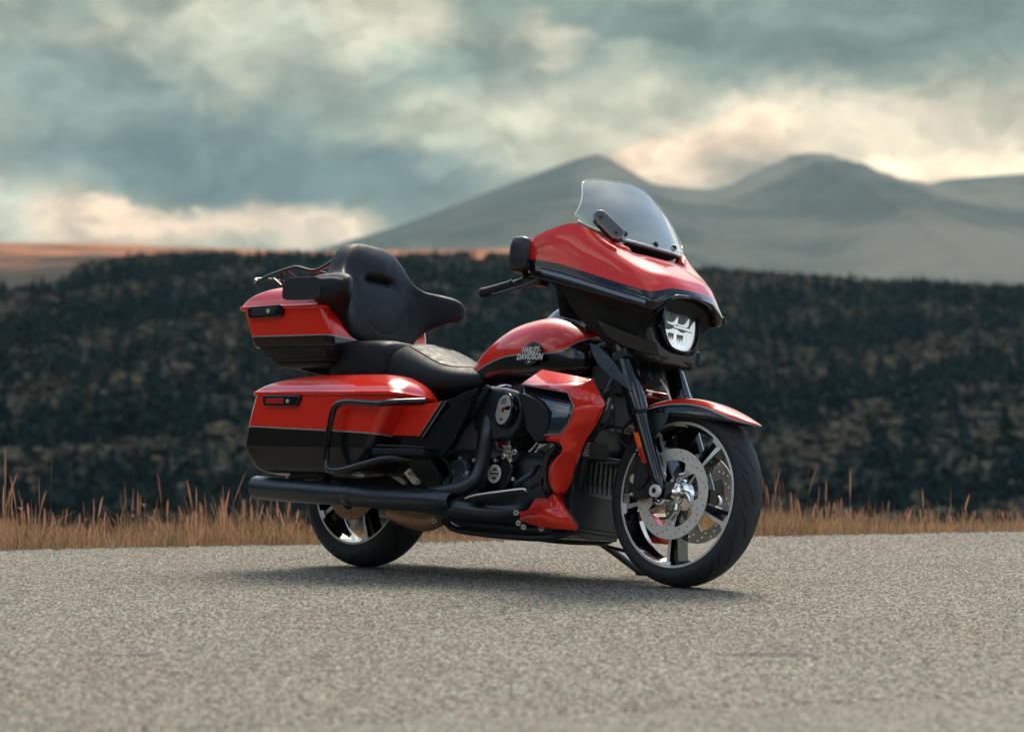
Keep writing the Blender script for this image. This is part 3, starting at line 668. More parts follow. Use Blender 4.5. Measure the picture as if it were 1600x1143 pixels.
# ---- wrap-around backrest with two arms
YS = [0, .05, .094, .126, .156, .180, .200, .222, .255, .290, .318, .336]
ZT = [1.286, 1.286, 1.279, 1.262, 1.233, 1.194, 1.158, 1.134, 1.126, 1.122, 1.114, 1.095]
ZB = [.872, .872, .874, .880, .890, .908, .934, .962, .988, 1.006, 1.010, 1.020]
XF = [.0, .0, .0, .0, .0, .004, .010, .025, .060, .092, .102, .092]
XB = [-.10, -.10, -.10, -.10, -.10, -.102, -.106, -.116, -.128, -.135, -.132, -.125]
yy = np.linspace(-.336, .336, 97); rings = []
sec = se(1, 1, 3.4, 150)
for y in yy:
    a = abs(y); zt, zb, xf, xb = [float(np.interp(a, YS, q)) for q in (ZT, ZB, XF, XB)]
    r_ = []
    for c_, s_ in sec:
        z = (zt+zb)/2+(zt-zb)/2*s_; x = (xf+xb)/2+(xf-xb)/2*c_
        k_ = min(1, max(0, (.265-a)/.09)); x -= (.31 if c_ < -.2 else .27)*max(0, z-.89)*k_*k_*(3-2*k_)
        if c_ > .15:
            x += .014*math.exp(-((z-1.215)/.06)**2)*math.exp(-(y/.12)**2) + .012*math.exp(-((z-1.0)/.07)**2)*math.exp(-(y/.13)**2)
            slot = math.exp(-((z-1.142+.10*y*y/.01*.08)/.013)**2)/(1+math.exp((a-.072)/.008)); x -= .036*slot
            seam = math.exp(-((z-1.135+.8*y*y)/.0042)**2)*(a < .215); x -= .0035*seam
            d_ = abs(math.hypot(y/.125, (z-1.075)/.150)-1)*.13
            if z < 1.09: x -= .003*math.exp(-(d_/.0035)**2)
        r_.append((x, y, z))
    rings.append(r_)
# smooth the outline across the stations
A = np.array(rings)
for _ in range(2): A[1:-1] = .25*A[:-2]+.5*A[1:-1]+.25*A[2:]
e0 = [[tuple(A[k_].mean(0)*(1-f_)+p*f_+np.array([0, dy, 0])) for p in A[k_]] for k_, f_, dy in ((0, .80, -.012), (0, .93, -.008))]
e1 = [[tuple(A[k_].mean(0)*(1-f_)+p*f_+np.array([0, dy, 0])) for p in A[k_]] for k_, f_, dy in ((-1, .93, .008), (-1, .80, .012))]
back = link('backrest', *loft(e0+[list(map(tuple, q)) for q in A]+e1), M['leather'], bike, smooth=70)
def armpad(mir):
    return link('arm_panel', *prism([(-.135+.112*a_, -.3475, 1.054+.046*c_) for a_, c_ in se(1, 1, 5, 32)], (0, -.004, 0)), M['satin'], back, bevel=.002, mirror=mir)
sides(armpad)

# ---- top case on its rack
def zloft(st, n=64, k_=4):
    """rounded box stacked along z from (z, rear x, front x, half width, squareness)"""
    return loft([[((xr+xf)/2+a_, c_, z) for a_, c_ in sq((xf-xr)/2, hw, e, n)] for z, xr, xf, hw, e in st], k_)
case = link('top_case', *zloft([(.838, -.488, -.030, .268, 6.5), (.842, -.492, -.028, .270, 6.5), (.88, -.512, -.030, .276, 6.5), (.94, -.538, -.042, .283, 6.5), (.985, -.558, -.062, .288, 6.5)], 96, 3), two_tone('case_paint', [(-.70, .880), (-.3, .881), (.1, .882)], .0022), bike, smooth=60)
lid = link('case_lid', *zloft([(.986, -.572, -.060, .296, 6.5), (.990, -.576, -.058, .299, 6.5), (.999, -.576, -.058, .299, 6.5), (1.003, -.570, -.064, .294, 6.3), (1.025, -.560, -.075, .286, 6.0), (1.052, -.530, -.09, .272, 5.5), (1.075, -.478, -.10, .250, 5), (1.090, -.41, -.115, .22, 4.6), (1.099, -.34, -.11, .17, 4), (1.102, -.28, -.15, .10, 4)], 96, 3), M['red'], case, smooth=50)
b = MB()
b.put(*zloft([(.800, -.446, -.04, .240, 6), (.806, -.452, -.038, .245, 6), (.830, -.472, -.03, .262, 6), (.8375, -.476, -.03, .264, 6)], 80, 2))
b.put(*zloft([(.768, -.405, -.06, .205, 6), (.772, -.410, -.056, .210, 6), (.780, -.42, -.05, .216, 6), (.783, -.41, -.05, .21, 6), (.786, -.43, -.046, .223, 6), (.799, -.438, -.044, .230, 6)], 80, 1))
link('case_base', b.v, b.f, M['grain'], case, smooth=40)
lt = [(-0.471,-0.292,0.986), (-0.458,-0.292,0.952), (-0.299,-0.292,0.951), (-0.287,-0.292,0.997), (-0.311,-0.292,1.003)]
P = [(-.500, .990), (-.492, .955), (-.478, .949), (-.318, .952), (-.296, .958), (-.290, .998), (-.300, 1.003), (-.488, .998)]
ltc = link('case_latch', *prism([(x, -.284, z) for x, z in P], (0, -.022, 0)), M['gloss'], case, bevel=.004)
link('latch_handle', *prism([(x*.74-.105, -.306, z*.60+.390) for x, z in P], (0, -.004, 0)), M['satin'], case, bevel=.0015)
link('lock_cylinder', *disc_on((-.365, -.3105, .976), (0, -1, 0), .0085, .004), M['bolt'], case)
b = MB()                                                       # luggage rack of bent tubes
for s in (-1, 1):
    b.put(*tube([(-.660, s*.13, 1.122), (-.655, s*.145, 1.124), (-.58, s*.150, 1.150), (-.45, s*.150, 1.178), (-.40, s*.150, 1.181), (-.30, s*.148, 1.164), (-.22, s*.14, 1.195), (-.17, s*.13, 1.235)], .0075, 10, 4))
    b.put(*tube([(-.585, s*.055, 1.120), (-.57, s*.055, 1.118), (-.46, s*.055, 1.130), (-.30, s*.055, 1.166), (-.26, s*.055, 1.172)], .006, 8, 4))
    for x, z0, z1 in ((-.50, 1.075, 1.165), (-.32, 1.085, 1.166)): b.put(*tube([(x, s*.150, z1), (x-.01, s*.13, z1-.035), (x-.005, s*.11, z0)], .006, 8, 3))
b.put(*tube([(-.660, -.13, 1.122), (-.690, -.115, 1.148), (-.690, 0, 1.160), (-.690, .115, 1.148), (-.660, .13, 1.122)], .007, 10, 4))
b.put(*tube([(-.585, -.055, 1.12), (-.655, -.055, 1.16)], .005, 8)); b.put(*tube([(-.585, .055, 1.12), (-.655, .055, 1.16)], .005, 8))
b.put(*tube([(-.48, -.15, 1.172), (-.47, 0, 1.13), (-.48, .15, 1.172)], .006, 8, 4)); b.put(*tube([(-.30, -.148, 1.164), (-.30, .148, 1.164)], .006, 8))
b.build('luggage_rack', M['gloss'], bike, smooth=60)
def mount(mir):                                               # struts from the fender up to the case
    b = MB(); b.put(*prism([(-.30, -.13, .77), (-.10, -.13, .77), (-.12, -.13, .68), (-.26, -.13, .68)], (0, .012, 0))); b.put(*tube([(-.30, -.15, .765), (.02, -.15, .70)], .009, 10))
    return b.build('case_mount', M['satin'], bike, mirror=mir)
sides(mount)

# ---- saddlebags
def bag(mir):
    S = [(.326, -.225, .20, -.365, -.22, 5), (.332, -.255, .27, -.378, -.21, 5), (.350, -.288, .34, -.390, -.20, 5.5), (.42, -.330, .41, -.405, -.19, 6), (.43, -.331, .416, -.4065, -.19, 6), (.50, -.316, .452, -.413, -.185, 6), (.57, -.298, .492, -.416, -.18, 6), (.622, -.284, .53, -.416, -.18, 6)]
    vs, fs = loft([[((xr+xf)/2+a_, (yo+yi)/2+c_, z) for a_, c_ in sq((xf-xr)/2, (yi-yo)/2, e, 96)] for z, xr, xf, yo, yi, e in S], 3)
    ln = [(-0.299,-0.410,0.500), (-0.059,-0.410,0.494), (0.159,-0.410,0.489), (0.342,-0.410,0.483), (0.476,-0.410,0.477)]
    o = link('saddlebag', vs, fs, two_tone('saddlebag_paint', [(p[0], p[2]) for p in [(-.36, 0, ln[0][2]-.002)]+ln+[(.56, 0, ln[-1][2]-.002)]], .0022, low_coat=.45), bike, smooth=55, mirror=mir)
    L = [(.623, -.292, .538, -.422, -.178, 6), (.626, -.296, .54, -.424, -.178, 6), (.635, -.296, .54, -.424, -.178, 6), (.639, -.288, .535, -.419, -.18, 6), (.660, -.270, .520, -.402, -.18, 5.5), (.684, -.225, .490, -.372, -.18, 5), (.702, -.150, .450, -.345, -.185, 5), (.714, -.04, .415, -.322, -.19, 4.6), (.719, .06, .37, -.300, -.20, 4.4)]
    vs, fs = loft([[((xr+xf)/2+a_, (yo+yi)/2+c_, z) for a_, c_ in sq((xf-xr)/2, (yi-yo)/2, e, 96)] for z, xr, xf, yo, yi, e in L], 2)
    link('saddlebag_lid', vs, fs, M['red'], o, smooth=24, mirror=mir)
    # raised wedge on the lid and the latch below it
    W = [(.16, -.383, .690), (.40, -.383, .690), (.44, -.395, .668), (.20, -.398, .668)]
    P = [(-.205, .616), (-.198, .585), (-.185, .578), (-.015, .577), (.0, .582), (.012, .612), (.008, .620), (-.195, .621)]
    link('saddlebag_latch', *prism([(x, -.410, z) for x, z in P], (0, -.022, 0)), M['gloss'], o, bevel=.004, mirror=mir)
    link('latch_reflector', *prism([(-.182, -.432, .608), (-.178, -.432, .588), (-.075, -.432, .588), (-.075, -.432, .609)], (0, -.003, 0)), M['redlens'], o, bevel=.001, mirror=mir)
    link('lock_cylinder', *disc_on((-.052, -.431, .598), (0, -1, 0), .0075, .005), M['bolt'], o, mirror=mir)
    g = [(.60, -.33, .612), (.54, -.44, .592), (.46, -.452, .585), (.36, -.452, .590), (.285, -.452, .590), (.245, -.452, .572), (.230, -.452, .53), (.222, -.452, .45), (.222, -.452, .38), (.232, -.452, .345), (.262, -.452, .332), (.32, -.45, .335), (.42, -.445, .358), (.52, -.42, .385), (.60, -.36, .39)]
    link('saddlebag_guard', *tube(g, .0125, 14, 5), M['gloss'], bike, mirror=mir)
    b = MB(); b.put(*box((-.02, -.30, .318), (.20, .05, .02))); b.put(*box((-.09, -.30, .307), (.03, .04, .03))); b.put(*box((.05, -.30, .305), (.04, .05, .03)))
    b.build('saddlebag_bracket', M['satin'], bike, bevel=.003, mirror=mir)
    return o
sides(bag)

# ---- side panels and frame
def side_panel(mir):
    b = MB()
    red = [(0.396,-0.335,0.483), (0.417,-0.335,0.530), (0.465,-0.335,0.586), (0.577,-0.335,0.595), (0.694,-0.335,0.610), (0.642,-0.335,0.543), (0.593,-0.335,0.480)]
    b.put(*prism(red, (0, .02, 0)), 0)
    sl = [(0.695,-0.336,0.610), (0.718,-0.336,0.611), (0.670,-0.336,0.543), (0.615,-0.336,0.478), (0.594,-0.336,0.480), (0.643,-0.336,0.543)]
    b.put(*prism(sl, (0, .018, 0)), 1)
    for q_ in ((0, 4), (1, 3)): b.put(*tube([np.array(sl[q_[0]])-np.array([0, .001, 0]), np.array(sl[q_[1]])-np.array([0, .001, 0])], .0018, 6, smooth=False), 2)
    tri = [(0.712,-0.330,0.611), (0.801,-0.330,0.644), (0.874,-0.330,0.660), (0.843,-0.330,0.627), (0.787,-0.330,0.599), (0.738,-0.330,0.592)]
    b.put(*prism(tri, (.0, .03, .0)), 1)
    blk = [(0.733,-0.325,0.592), (0.782,-0.325,0.599), (0.842,-0.325,0.623), (0.812,-0.325,0.552), (0.764,-0.325,0.462), (0.712,-0.325,0.409), (0.544,-0.325,0.397), (0.402,-0.325,0.419), (0.382,-0.325,0.482), (0.583,-0.325,0.479), (0.604,-0.325,0.479), (0.671,-0.325,0.556)]
    b.put(*prism(blk, (0, .03, 0)), 1)
    o = b.build('side_cover', [M['red'], M['gloss'], M['stripe']], bike, bevel=.003, smooth=30, mirror=mir)
    bl = [(0.852,-0.270,0.683), (0.867,-0.270,0.669), (0.848,-0.270,0.640), (0.816,-0.270,0.588), (0.755,-0.270,0.521), (0.699,-0.270,0.487), (0.676,-0.270,0.482), (0.716,-0.270,0.559), (0.777,-0.270,0.631)]
    link('frame_blade', *prism(bl, (0, .02, 0)), M['matte'], bike, bevel=.004, mirror=mir)
    return o
sides(side_panel)
def frame_side(mir):
    b = MB()
    b.put(*tube([(1.335, -.06, .82), (1.275, -.10, .62), (1.235, -.13, .40), (1.205, -.145, .24), (1.16, -.15, .170), (1.05, -.15, .155), (.80, -.15, .160), (.62, -.15, .20), (.55, -.15, .30), (.52, -.15, .48), (.45, -.13, .62)], .016, 14, 5))
    b.put(*tube([(1.32, -.06, .88), (1.0, -.07, .78), (.60, -.10, .66), (.30, -.12, .60), (-.10, -.14, .58)], .016, 12, 4))
    b.build('frame_rail', M['satin'], bike, mirror=mir)
    b = MB(); b.put(*loft([[(x, -.13+.018*a_, z+hh*c_) for a_, c_ in se(1, 1, 3.5, 20)] for x, z, hh in ((-.06, RR, .03), (0, RR, .042), (.06, RR, .038), (.30, .33, .045), (.52, .335, .06), (.58, .335, .05))], 3))
    b.put(*disc_on((0, -.148, RR), (0, -1, 0), .022, .012, 20))
    b.build('swingarm', M['satin'], bike, mirror=mir)
    link('shock_absorber', *tube([(.03, -.13, .36), (.20, -.14, .58)], .024, 14), M['satin'], bike, mirror=mir)
sides(frame_side)
rows = []
for d in np.linspace(5, 165, 24):
    a = R(d); r0 = .365
    rows.append([(r0*math.cos(a)*(.97 if abs(y) > .09 else 1), y, RR+r0*math.sin(a)*(.97 if abs(y) > .09 else 1)) for y in np.linspace(-.115, .115, 9)])
vs, fs = grid(rows, 1, 2); link('rear_fender', vs, fs, M['gloss'], bike, solid=.004)
link('tail_lamp', *zloft([(.55, -.40, -.35, .05, 4), (.56, -.405, -.34, .055, 4), (.60, -.39, -.33, .055, 4), (.61, -.38, -.33, .05, 4)], 32, 2), M['redlens'], bike)

# ---- exhaust
def muffler(mir):
    c_ = [(-0.300,-0.330,0.270), (-0.258,-0.330,0.268), (-0.113,-0.330,0.263), (0.099,-0.330,0.257), (0.255,-0.330,0.253), (0.408,-0.330,0.245), (0.554,-0.330,0.244), (0.700,-0.330,0.243), (0.753,-0.330,0.243), (0.793,-0.330,0.244)]
    b = MB(); b.put(*tube(c_, [.0450, .0455, .0455, .0435, .0415, .0405, .0415, .0435, .039, .028], 40, 5, caps=False), 0)
    e = np.array(c_[0]); d = np.array(c_[0])-np.array(c_[1]); d /= np.linalg.norm(d)
    b.put(*tube([e, e+d*.003, e-d*.01, e-d*.10], [.0450, .0420, .040, .039], 40, smooth=False), 0)
    o = b.build('muffler', M['pipe'], bike, smooth=60, mirror=mir)
    m_ = [np.array(v) for v in c_[4:6]]; u = (m_[1]-m_[0])/np.linalg.norm(m_[1]-m_[0])
    b = MB(); b.put(*tube([m_[0]-u*.018, m_[0]-u*.012, m_[0]+u*.012, m_[0]+u*.018], [.0415, .0435, .0435, .0415], 40, smooth=False)); b.put(*tube([m_[0]+u*.022, m_[0]+u*.027], [.0425, .0425], 40, smooth=False))
    link('muffler_clamp', b.v, b.f, M['pipe'], o, mirror=mir)
    return o
sides(muffler)
b = MB()
b.put(*tube([(0.665,-0.320,0.271), (0.742,-0.305,0.284), (0.799,-0.290,0.297), (0.841,-0.270,0.328), (0.852,-0.255,0.378), (0.856,-0.250,0.437), (0.858,-0.245,0.509), (0.838,-0.220,0.571), (0.802,-0.160,0.632)], [.026, .027, .027, .027, .027, .027, .027, .026, .024], 22, 5))
b.put(*tube([(0.608,-0.315,0.233), (0.722,-0.310,0.227), (0.813,-0.300,0.219), (0.904,-0.285,0.213), (0.986,-0.260,0.216), (1.033,-0.220,0.231), (1.046,-0.160,0.264)], [.034, .036, .034, .029, .027, .027, .025], 22, 5))
b.build('exhaust_pipe', M['pipe'], bike, smooth=60)
link('exhaust_collector', *tube([(0.302,-0.160,0.207), (0.413,-0.170,0.194), (0.522,-0.180,0.182), (0.616,-0.200,0.193)], [.030, .044, .042, .03], 20, 5), M['rust'], bike)

# ---- engine
M['fin'] = mat('engine_black', (.018, .025, .029), .40, vary=(60, .25))
st = [(.60, .44, .20, .13), (.62, .46, .17, .16), (.74, .47, .16, .175), (.88, .46, .155, .18), (1.02, .46, .155, .18), (1.16, .42, .16, .17), (1.22, .36, .18, .15), (1.24, .34, .2, .12)]
eng = link('engine', *loft(rings_x(st, 5, 5, 48, .5), 3), M['fin'], bike, smooth=50)
for bx, tx in ((1.00, 1.135), (.93, .795)):
    b = MB(); a0, a1 = np.array([bx, 0, .44]), np.array([tx, 0, .72]); u = (a1-a0)/np.linalg.norm(a1-a0); ang = math.atan2(u[0], u[2])
    rm = Matrix.Rotation(ang, 3, 'Y')
    for i in range(13):
        p = a0+u*(.015+i*.0185); s_ = (.155, .17, .0065) if i < 8 else (.165, .195, .0075)
        b.put(*box(tuple(p), s_, rm))
    b.put(*tube([a0, a0+u*.22], .062, 24, smooth=False)); b.put(*box(tuple(a0+u*.262), (.165, .20, .045), rm))
    b.build('engine_cylinder', M['fin'], eng, bevel=.0012, segs=1)
for a_, c_ in (((0.987,-0.150,0.449), (1.026,-0.140,0.498)), ((0.999,-0.135,0.446), (1.037,-0.120,0.491)), ((0.941,-0.185,0.458), (0.888,-0.160,0.527))): link('pushrod_tube', *tube([a_, c_], .007, 12, smooth=False), M['chrome'], eng)
for i in range(6):
    a_, c_ = np.array((1.089,-0.205,0.453)), np.array((1.126,-0.200,0.473)); u = (c_-a_)/5; link('cooling_fin', *box(tuple(a_+u*i+np.array([0, .02, .012])), (.004, .05, .030), Matrix.Rotation(R(28), 3, 'Y')), M['alu'], eng)
b = MB()
b.put(*box((0.938,-0.200,0.437), (.062, .04, .044), Matrix.Rotation(R(20), 3, 'Y'))); b.put(*box((0.951,-0.215,0.452), (.034, .03, .024))); b.put(*disc_on((0.932,-0.222,0.423), (0, -1, 0), .011, .008)); b.put(*disc_on((0.988,-0.222,0.440), (0, -1, 0), .011, .008)); b.put(*box((0.932,-0.195,0.478), (.020, .03, .03)))
b.build('lifter_block', M['chrome'], eng, bevel=.004)
# cam cover with its round emblem
cc = [(0.797,-0.185,0.404), (0.832,-0.185,0.419), (0.902,-0.185,0.429), (0.956,-0.185,0.421), (0.979,-0.185,0.388), (0.967,-0.185,0.336), (0.937,-0.185,0.293), (0.874,-0.185,0.273), (0.807,-0.185,0.285), (0.777,-0.185,0.332)]
cam_c = link('cam_cover', *prism(cc, (0, -.035, 0)), M['gloss'], eng, bevel=.012, segs=4)
ec = Vector((0.894,-0.223,0.359))
def emblem(ec, r, parent, name, m1, m2, nrm=(0, -1, 0), flip=1):
    ux = Vector((flip, 0, 0)); uy = Vector((0, 0, 1)); n_ = Vector(nrm)
    circ = lambda q: [(q*math.cos(t), q*math.sin(t)) for t in np.linspace(0, 2*math.pi, 40, endpoint=False)]
    b = MB(); b.put(*place(curve_mesh([circ(r), circ(r*.82)], .0012), ec+n_*.003, ux, uy), 0)
    b.put(*place(curve_mesh([circ(r*.82)], .0008), ec+n_*.0015, ux, uy), 1)
    S = [(x*r/.034, y*r/.034) for x, y in sh]
    for pl in ([q for q in S if q[1] >= .009*r/.034]+[(.024*r/.034, .0095*r/.034), (-.024*r/.034, .0095*r/.034)], [q for q in S if q[1] <= -.009*r/.034]+[(-.024*r/.034, -.0095*r/.034), (.024*r/.034, -.0095*r/.034)]):
        pl = sorted(pl, key=lambda q: math.atan2(q[1]-(.016 if pl[0][1] > 0 else -.016)*r/.034, q[0]))
        inn = [(x*.66, (y-math.copysign(.0155*r/.034, y))*.62+math.copysign(.0155*r/.034, y)) for x, y in pl]
        b.put(*place(curve_mesh([pl, inn], .0010), ec+n_*.003, ux, uy), 0)
    w_, h_ = r*.80, r*.20
    b.put(*place(curve_mesh([[(-w_, -h_), (w_, -h_), (w_, h_), (-w_, h_)], [(-w_*.9, -h_*.55), (w_*.9, -h_*.55), (w_*.9, h_*.55), (-w_*.9, h_*.55)]], .0012), ec+n_*.0035, ux, uy), 0)
    return b.build(name, [m1, m2], parent, smooth=None)
emblem(ec, .034, eng, 'cover_emblem', M['pale'], M['dark'])
for p in ((0.892,-0.222,0.408), (0.970,-0.222,0.409), (0.991,-0.222,0.342), (0.899,-0.222,0.284)): link('engine_bolt', *disc_on(p, (0, -1, 0), .007, .006, 14), M['bolt'], eng)
# gearbox cover, starter and the small castings behind the header pipe
gb = link('gearbox', *loft(rings_x([(.50, .42, .22, .12), (.53, .45, .20, .16), (.62, .46, .19, .18), (.70, .45, .19, .18)], 5, 5, 40, .5), 3), M['fin'], bike, smooth=50)
link('gearbox_cover', *prism([(0.649,-0.185,0.406), (0.706,-0.185,0.412), (0.733,-0.185,0.389), (0.741,-0.185,0.351), (0.709,-0.185,0.340), (0.661,-0.185,0.349), (0.643,-0.185,0.377)], (0, -.03, 0)), M['shield'], gb, bevel=.008, segs=3)
link('gearbox_cover', *prism([(0.630,-0.190,0.338), (0.736,-0.190,0.355), (0.759,-0.190,0.331), (0.739,-0.190,0.307), (0.638,-0.190,0.305), (0.619,-0.190,0.319)], (0, -.035, 0)), M['shield'], gb, bevel=.008, segs=3)
link('gearbox_pipe', *tube([(0.637,-0.210,0.355), (0.679,-0.210,0.346), (0.713,-0.210,0.342), (0.749,-0.210,0.350)], .008, 10, 4), M['chrome'], gb)
for p in ((0.665,-0.215,0.362), (0.749,-0.218,0.359), (0.761,-0.200,0.409), (0.687,-0.200,0.415), (0.629,-0.220,0.318), (0.526,-0.220,0.347), (0.508,-0.220,0.426)): link('gearbox_bolt', *disc_on(p, (0, -1, 0), .0075, .007, 14), M['bolt'], gb)
# air cleaner
ac = [(0.761,-0.160,0.567), (0.763,-0.160,0.622), (0.788,-0.160,0.660), (0.845,-0.160,0.682), (0.928,-0.160,0.675), (0.998,-0.160,0.660), (1.024,-0.160,0.604), (1.020,-0.160,0.538), (0.975,-0.160,0.485), (0.905,-0.160,0.475), (0.824,-0.160,0.488), (0.784,-0.160,0.519)]
air = link('air_cleaner', *prism(ac, (0, -.090, 0)), M['satin'], bike, bevel=.022, segs=5)
n_ = Vector((-.30, -1, .06)).normalized(); oc = Vector((0.945,-0.262,0.590)); ux = Vector((1, -.30, 0)).normalized(); uy = Vector((0, .06, 1))
q3 = Matrix((ux, uy, n_)).transposed()
circ = lambda r, n=56: [(r*math.cos(t), r*math.sin(t)) for t in np.linspace(0, 2*math.pi, n, endpoint=False)]
b = MB(); b.put(*place(curve_mesh([circ(.062)], .010, .003), oc-n_*.012, ux, uy), 1); b.put(*place(curve_mesh([circ(.054)], .0015, .001), oc, ux, uy), 0); b.put(*place(curve_mesh([circ(.010, 20)], .002), oc+n_*.002, ux, uy), 1)
b.put(*place(curve_mesh([[(.012, .010), (.052, .014), (.052, -.002), (.012, -.002)]], .0014), oc+n_*.002, ux, uy), 1)
b.build('air_cleaner_disc', [M['silver'], M['gloss']], air)
b = MB(); v, f = text_mesh('117', .026, .0008, .0006, .9); b.put(*place(([(x-.004, y+.030, z) for x, y, z in v], f), oc+n_*.0032, ux, uy))
b.put(*place(curve_mesh([[(-.016, -.036), (-.006, -.033), (-.003, -.029), (0, -.033), (.014, -.035), (.014, -.037), (0, -.038), (-.003, -.043), (-.006, -.038), (-.016, -.038)]], .0008), oc+n_*.0032, ux, uy))
b.build('disc_lettering', M['dark'], air, smooth=None)
link('air_cleaner_bracket', *tube([(0.800,-0.200,0.617), (0.801,-0.200,0.655), (0.834,-0.200,0.679), (0.889,-0.200,0.688), (0.916,-0.200,0.683)], .005, 8, 4), M['chrome'], air)

# ---- lower fairings (leg shields) with gloss pocket
def lower(mir):
    K = dict(a=(1.051,-0.291,0.681), b=(1.093,-0.235,0.741), c=(1.344,-0.235,0.704), e=(1.315,-0.324,0.646), d=(1.431,-0.255,0.615), f=(1.360,-0.332,0.590),
             i=(1.218,-0.322,0.493), j=(1.225,-0.320,0.472), h=(1.300,-0.324,0.498), k=(1.285,-0.320,0.466))
    key = list(K); ix = {q: n_ for n_, q in enumerate(key)}
    b = MB(); b.put([K[q] for q in key], [tuple(ix[q] for q in f) for f in ('abce', 'ecdf', 'jihk')])
    Lc = [(1.360,-0.332,0.590), (1.336,-0.328,0.532), (1.300,-0.324,0.498), (1.291,-0.320,0.469), (1.303,-0.312,0.440), (1.247,-0.300,0.397), (1.225,-0.285,0.339), (1.238,-0.265,0.289)]
    Rc = [(1.431,-0.255,0.615), (1.395,-0.253,0.546), (1.367,-0.251,0.510), (1.341,-0.248,0.476), (1.320,-0.243,0.438), (1.292,-0.232,0.388), (1.269,-0.218,0.346), (1.229,-0.205,0.294)]
    Mc = [tuple(np.array(p_)*.45+np.array(q_)*.55+np.array([.006, -.012, 0])) for p_, q_ in zip(Lc, Rc)]
    vs, fs = grid([Lc, Mc, Rc], 3, 3); b.put(vs, fs)
    ft_ = [(1.235,-0.262,0.290), (1.213,-0.262,0.271), (1.156,-0.262,0.272), (1.121,-0.262,0.227), (1.081,-0.262,0.219), (1.088,-0.262,0.189), (1.195,-0.262,0.167), (1.359,-0.262,0.164), (1.277,-0.262,0.254)]
    b.put(ft_, [tuple(range(9))]); sd_ = [(1.235,-0.262,0.290), (1.229,-0.205,0.294), (1.243,-0.205,0.257), (1.317,-0.205,0.184), (1.359,-0.262,0.164), (1.277,-0.262,0.254)]
    b.put(sd_, [(0, 1, 2, 5), (2, 3, 4, 5)])
    K['x'], K['w'], K['y'], K['z'], K['A'], K['B'], K['C'] = sd_[2], sd_[3], sd_[1], Rc[6], Rc[4], Rc[3], Rc[1]
    o = b.build('leg_shield', M['red'], bike, smooth=24, solid=-.008 if not mir else .008, mirror=mir)
    top_ = [(1.012,-0.250,0.685), (1.095,-0.252,0.675), (1.182,-0.256,0.663), (1.258,-0.262,0.653)]
    mid_ = [(1.072,-0.292,0.604), (1.163,-0.298,0.599), (1.254,-0.304,0.592), (1.341,-0.312,0.588)]
    low_ = [(1.161,-0.312,0.500), (1.203,-0.316,0.496), (1.251,-0.320,0.493), (1.300,-0.324,0.498)]
    vs, fs = grid([top_, mid_, low_], 5, 4); link('shield_pocket', vs, fs, M['pocket'], o, solid=.004, mirror=mir)
    link('pocket_lip', *prism([tuple(np.array(a_)+np.array([0, d_, 0])) for a_, d_ in ((top_[0], -.040), (top_[3], -.060), (top_[3], .0), (top_[0], .0))], (0, 0, .003)), M['gloss'], o, mirror=mir)
    st_ = [np.array(p)+np.array([0, -.003, 0]) for p in [(1.057,-0.294,0.679), (1.317,-0.325,0.644), (1.363,-0.336,0.590), (1.338,-0.331,0.531), (1.301,-0.327,0.497), (1.220,-0.324,0.492)]]
    link('pinstripe', *tube(st_, .0016, 6, smooth=False), M['stripe'], o, mirror=mir)
    dr = [(1.086,-0.326,0.646), (1.132,-0.326,0.632), (1.181,-0.326,0.614), (1.223,-0.326,0.582), (1.235,-0.326,0.540), (1.222,-0.326,0.472), (1.179,-0.326,0.462), (1.129,-0.326,0.508), (1.100,-0.326,0.581)]
    link('shield_door', *prism(dr, (0, .05, 0)), M['matte'], o, bevel=.008, segs=3, mirror=mir)
    # inner dark side of the shield towards the radiator
    inn = [K[q] for q in 'cdCBAzyxw']
    vs, fs = grid([inn, [(p_[0]-.035, p_[1]+.055, p_[2]) for p_ in inn]], 1, 1); link('shield_back', vs, fs, M['matte'], o, solid=.004, mirror=mir)
    # guard bar of black tube
    gb_ = [(1.114,-0.217,0.522), (1.238,-0.290,0.472), (1.249,-0.305,0.447), (1.228,-0.305,0.419), (1.213,-0.300,0.379), (1.207,-0.292,0.338), (1.209,-0.280,0.308), (1.207,-0.250,0.281), (1.180,-0.174,0.231)]
    link('engine_guard', *tube(gb_, .0150, 16, 5), M['gloss'], bike, mirror=mir)
    return o
sides(lower)

# ---- radiator, oil cooler and clutter ahead of the engine
b = MB(); b.put(*box((1.215, 0, .305), (.045, .40, .25))); b.put(*box((1.205, 0, .505), (.04, .30, .10))); rad = b.build('radiator', M['satin'], bike, bevel=.006)
def mesh_mat():
    m = mat('radiator_mesh', (.020, .026, .030), .45); q = NT(m.node_tree); b_ = q.n['Principled BSDF']
    x, y, z = q.xyz(q.add('ShaderNodeTexCoord').outputs['Object'])
    g = q.math('MULTIPLY', q.math('SINE', q.math('MULTIPLY', y, 620)), q.math('SINE', q.math('MULTIPLY', z, 620)))
    q.plug(b_.inputs['Base Color'], q.mix(q.maprange(g, -.1, .25), (.022, .028, .032, 1), (.002, .003, .004, 1))); return m
M['mesh'] = mesh_mat()
link('radiator_grille', *box((1.2395, 0, .245), (.003, .36, .115)), M['mesh'], rad)
for i in range(14): link('radiator_fin', *box((1.2395, -.17+i*.0262, .372), (.006, .004, .115)), M['satin'], rad)
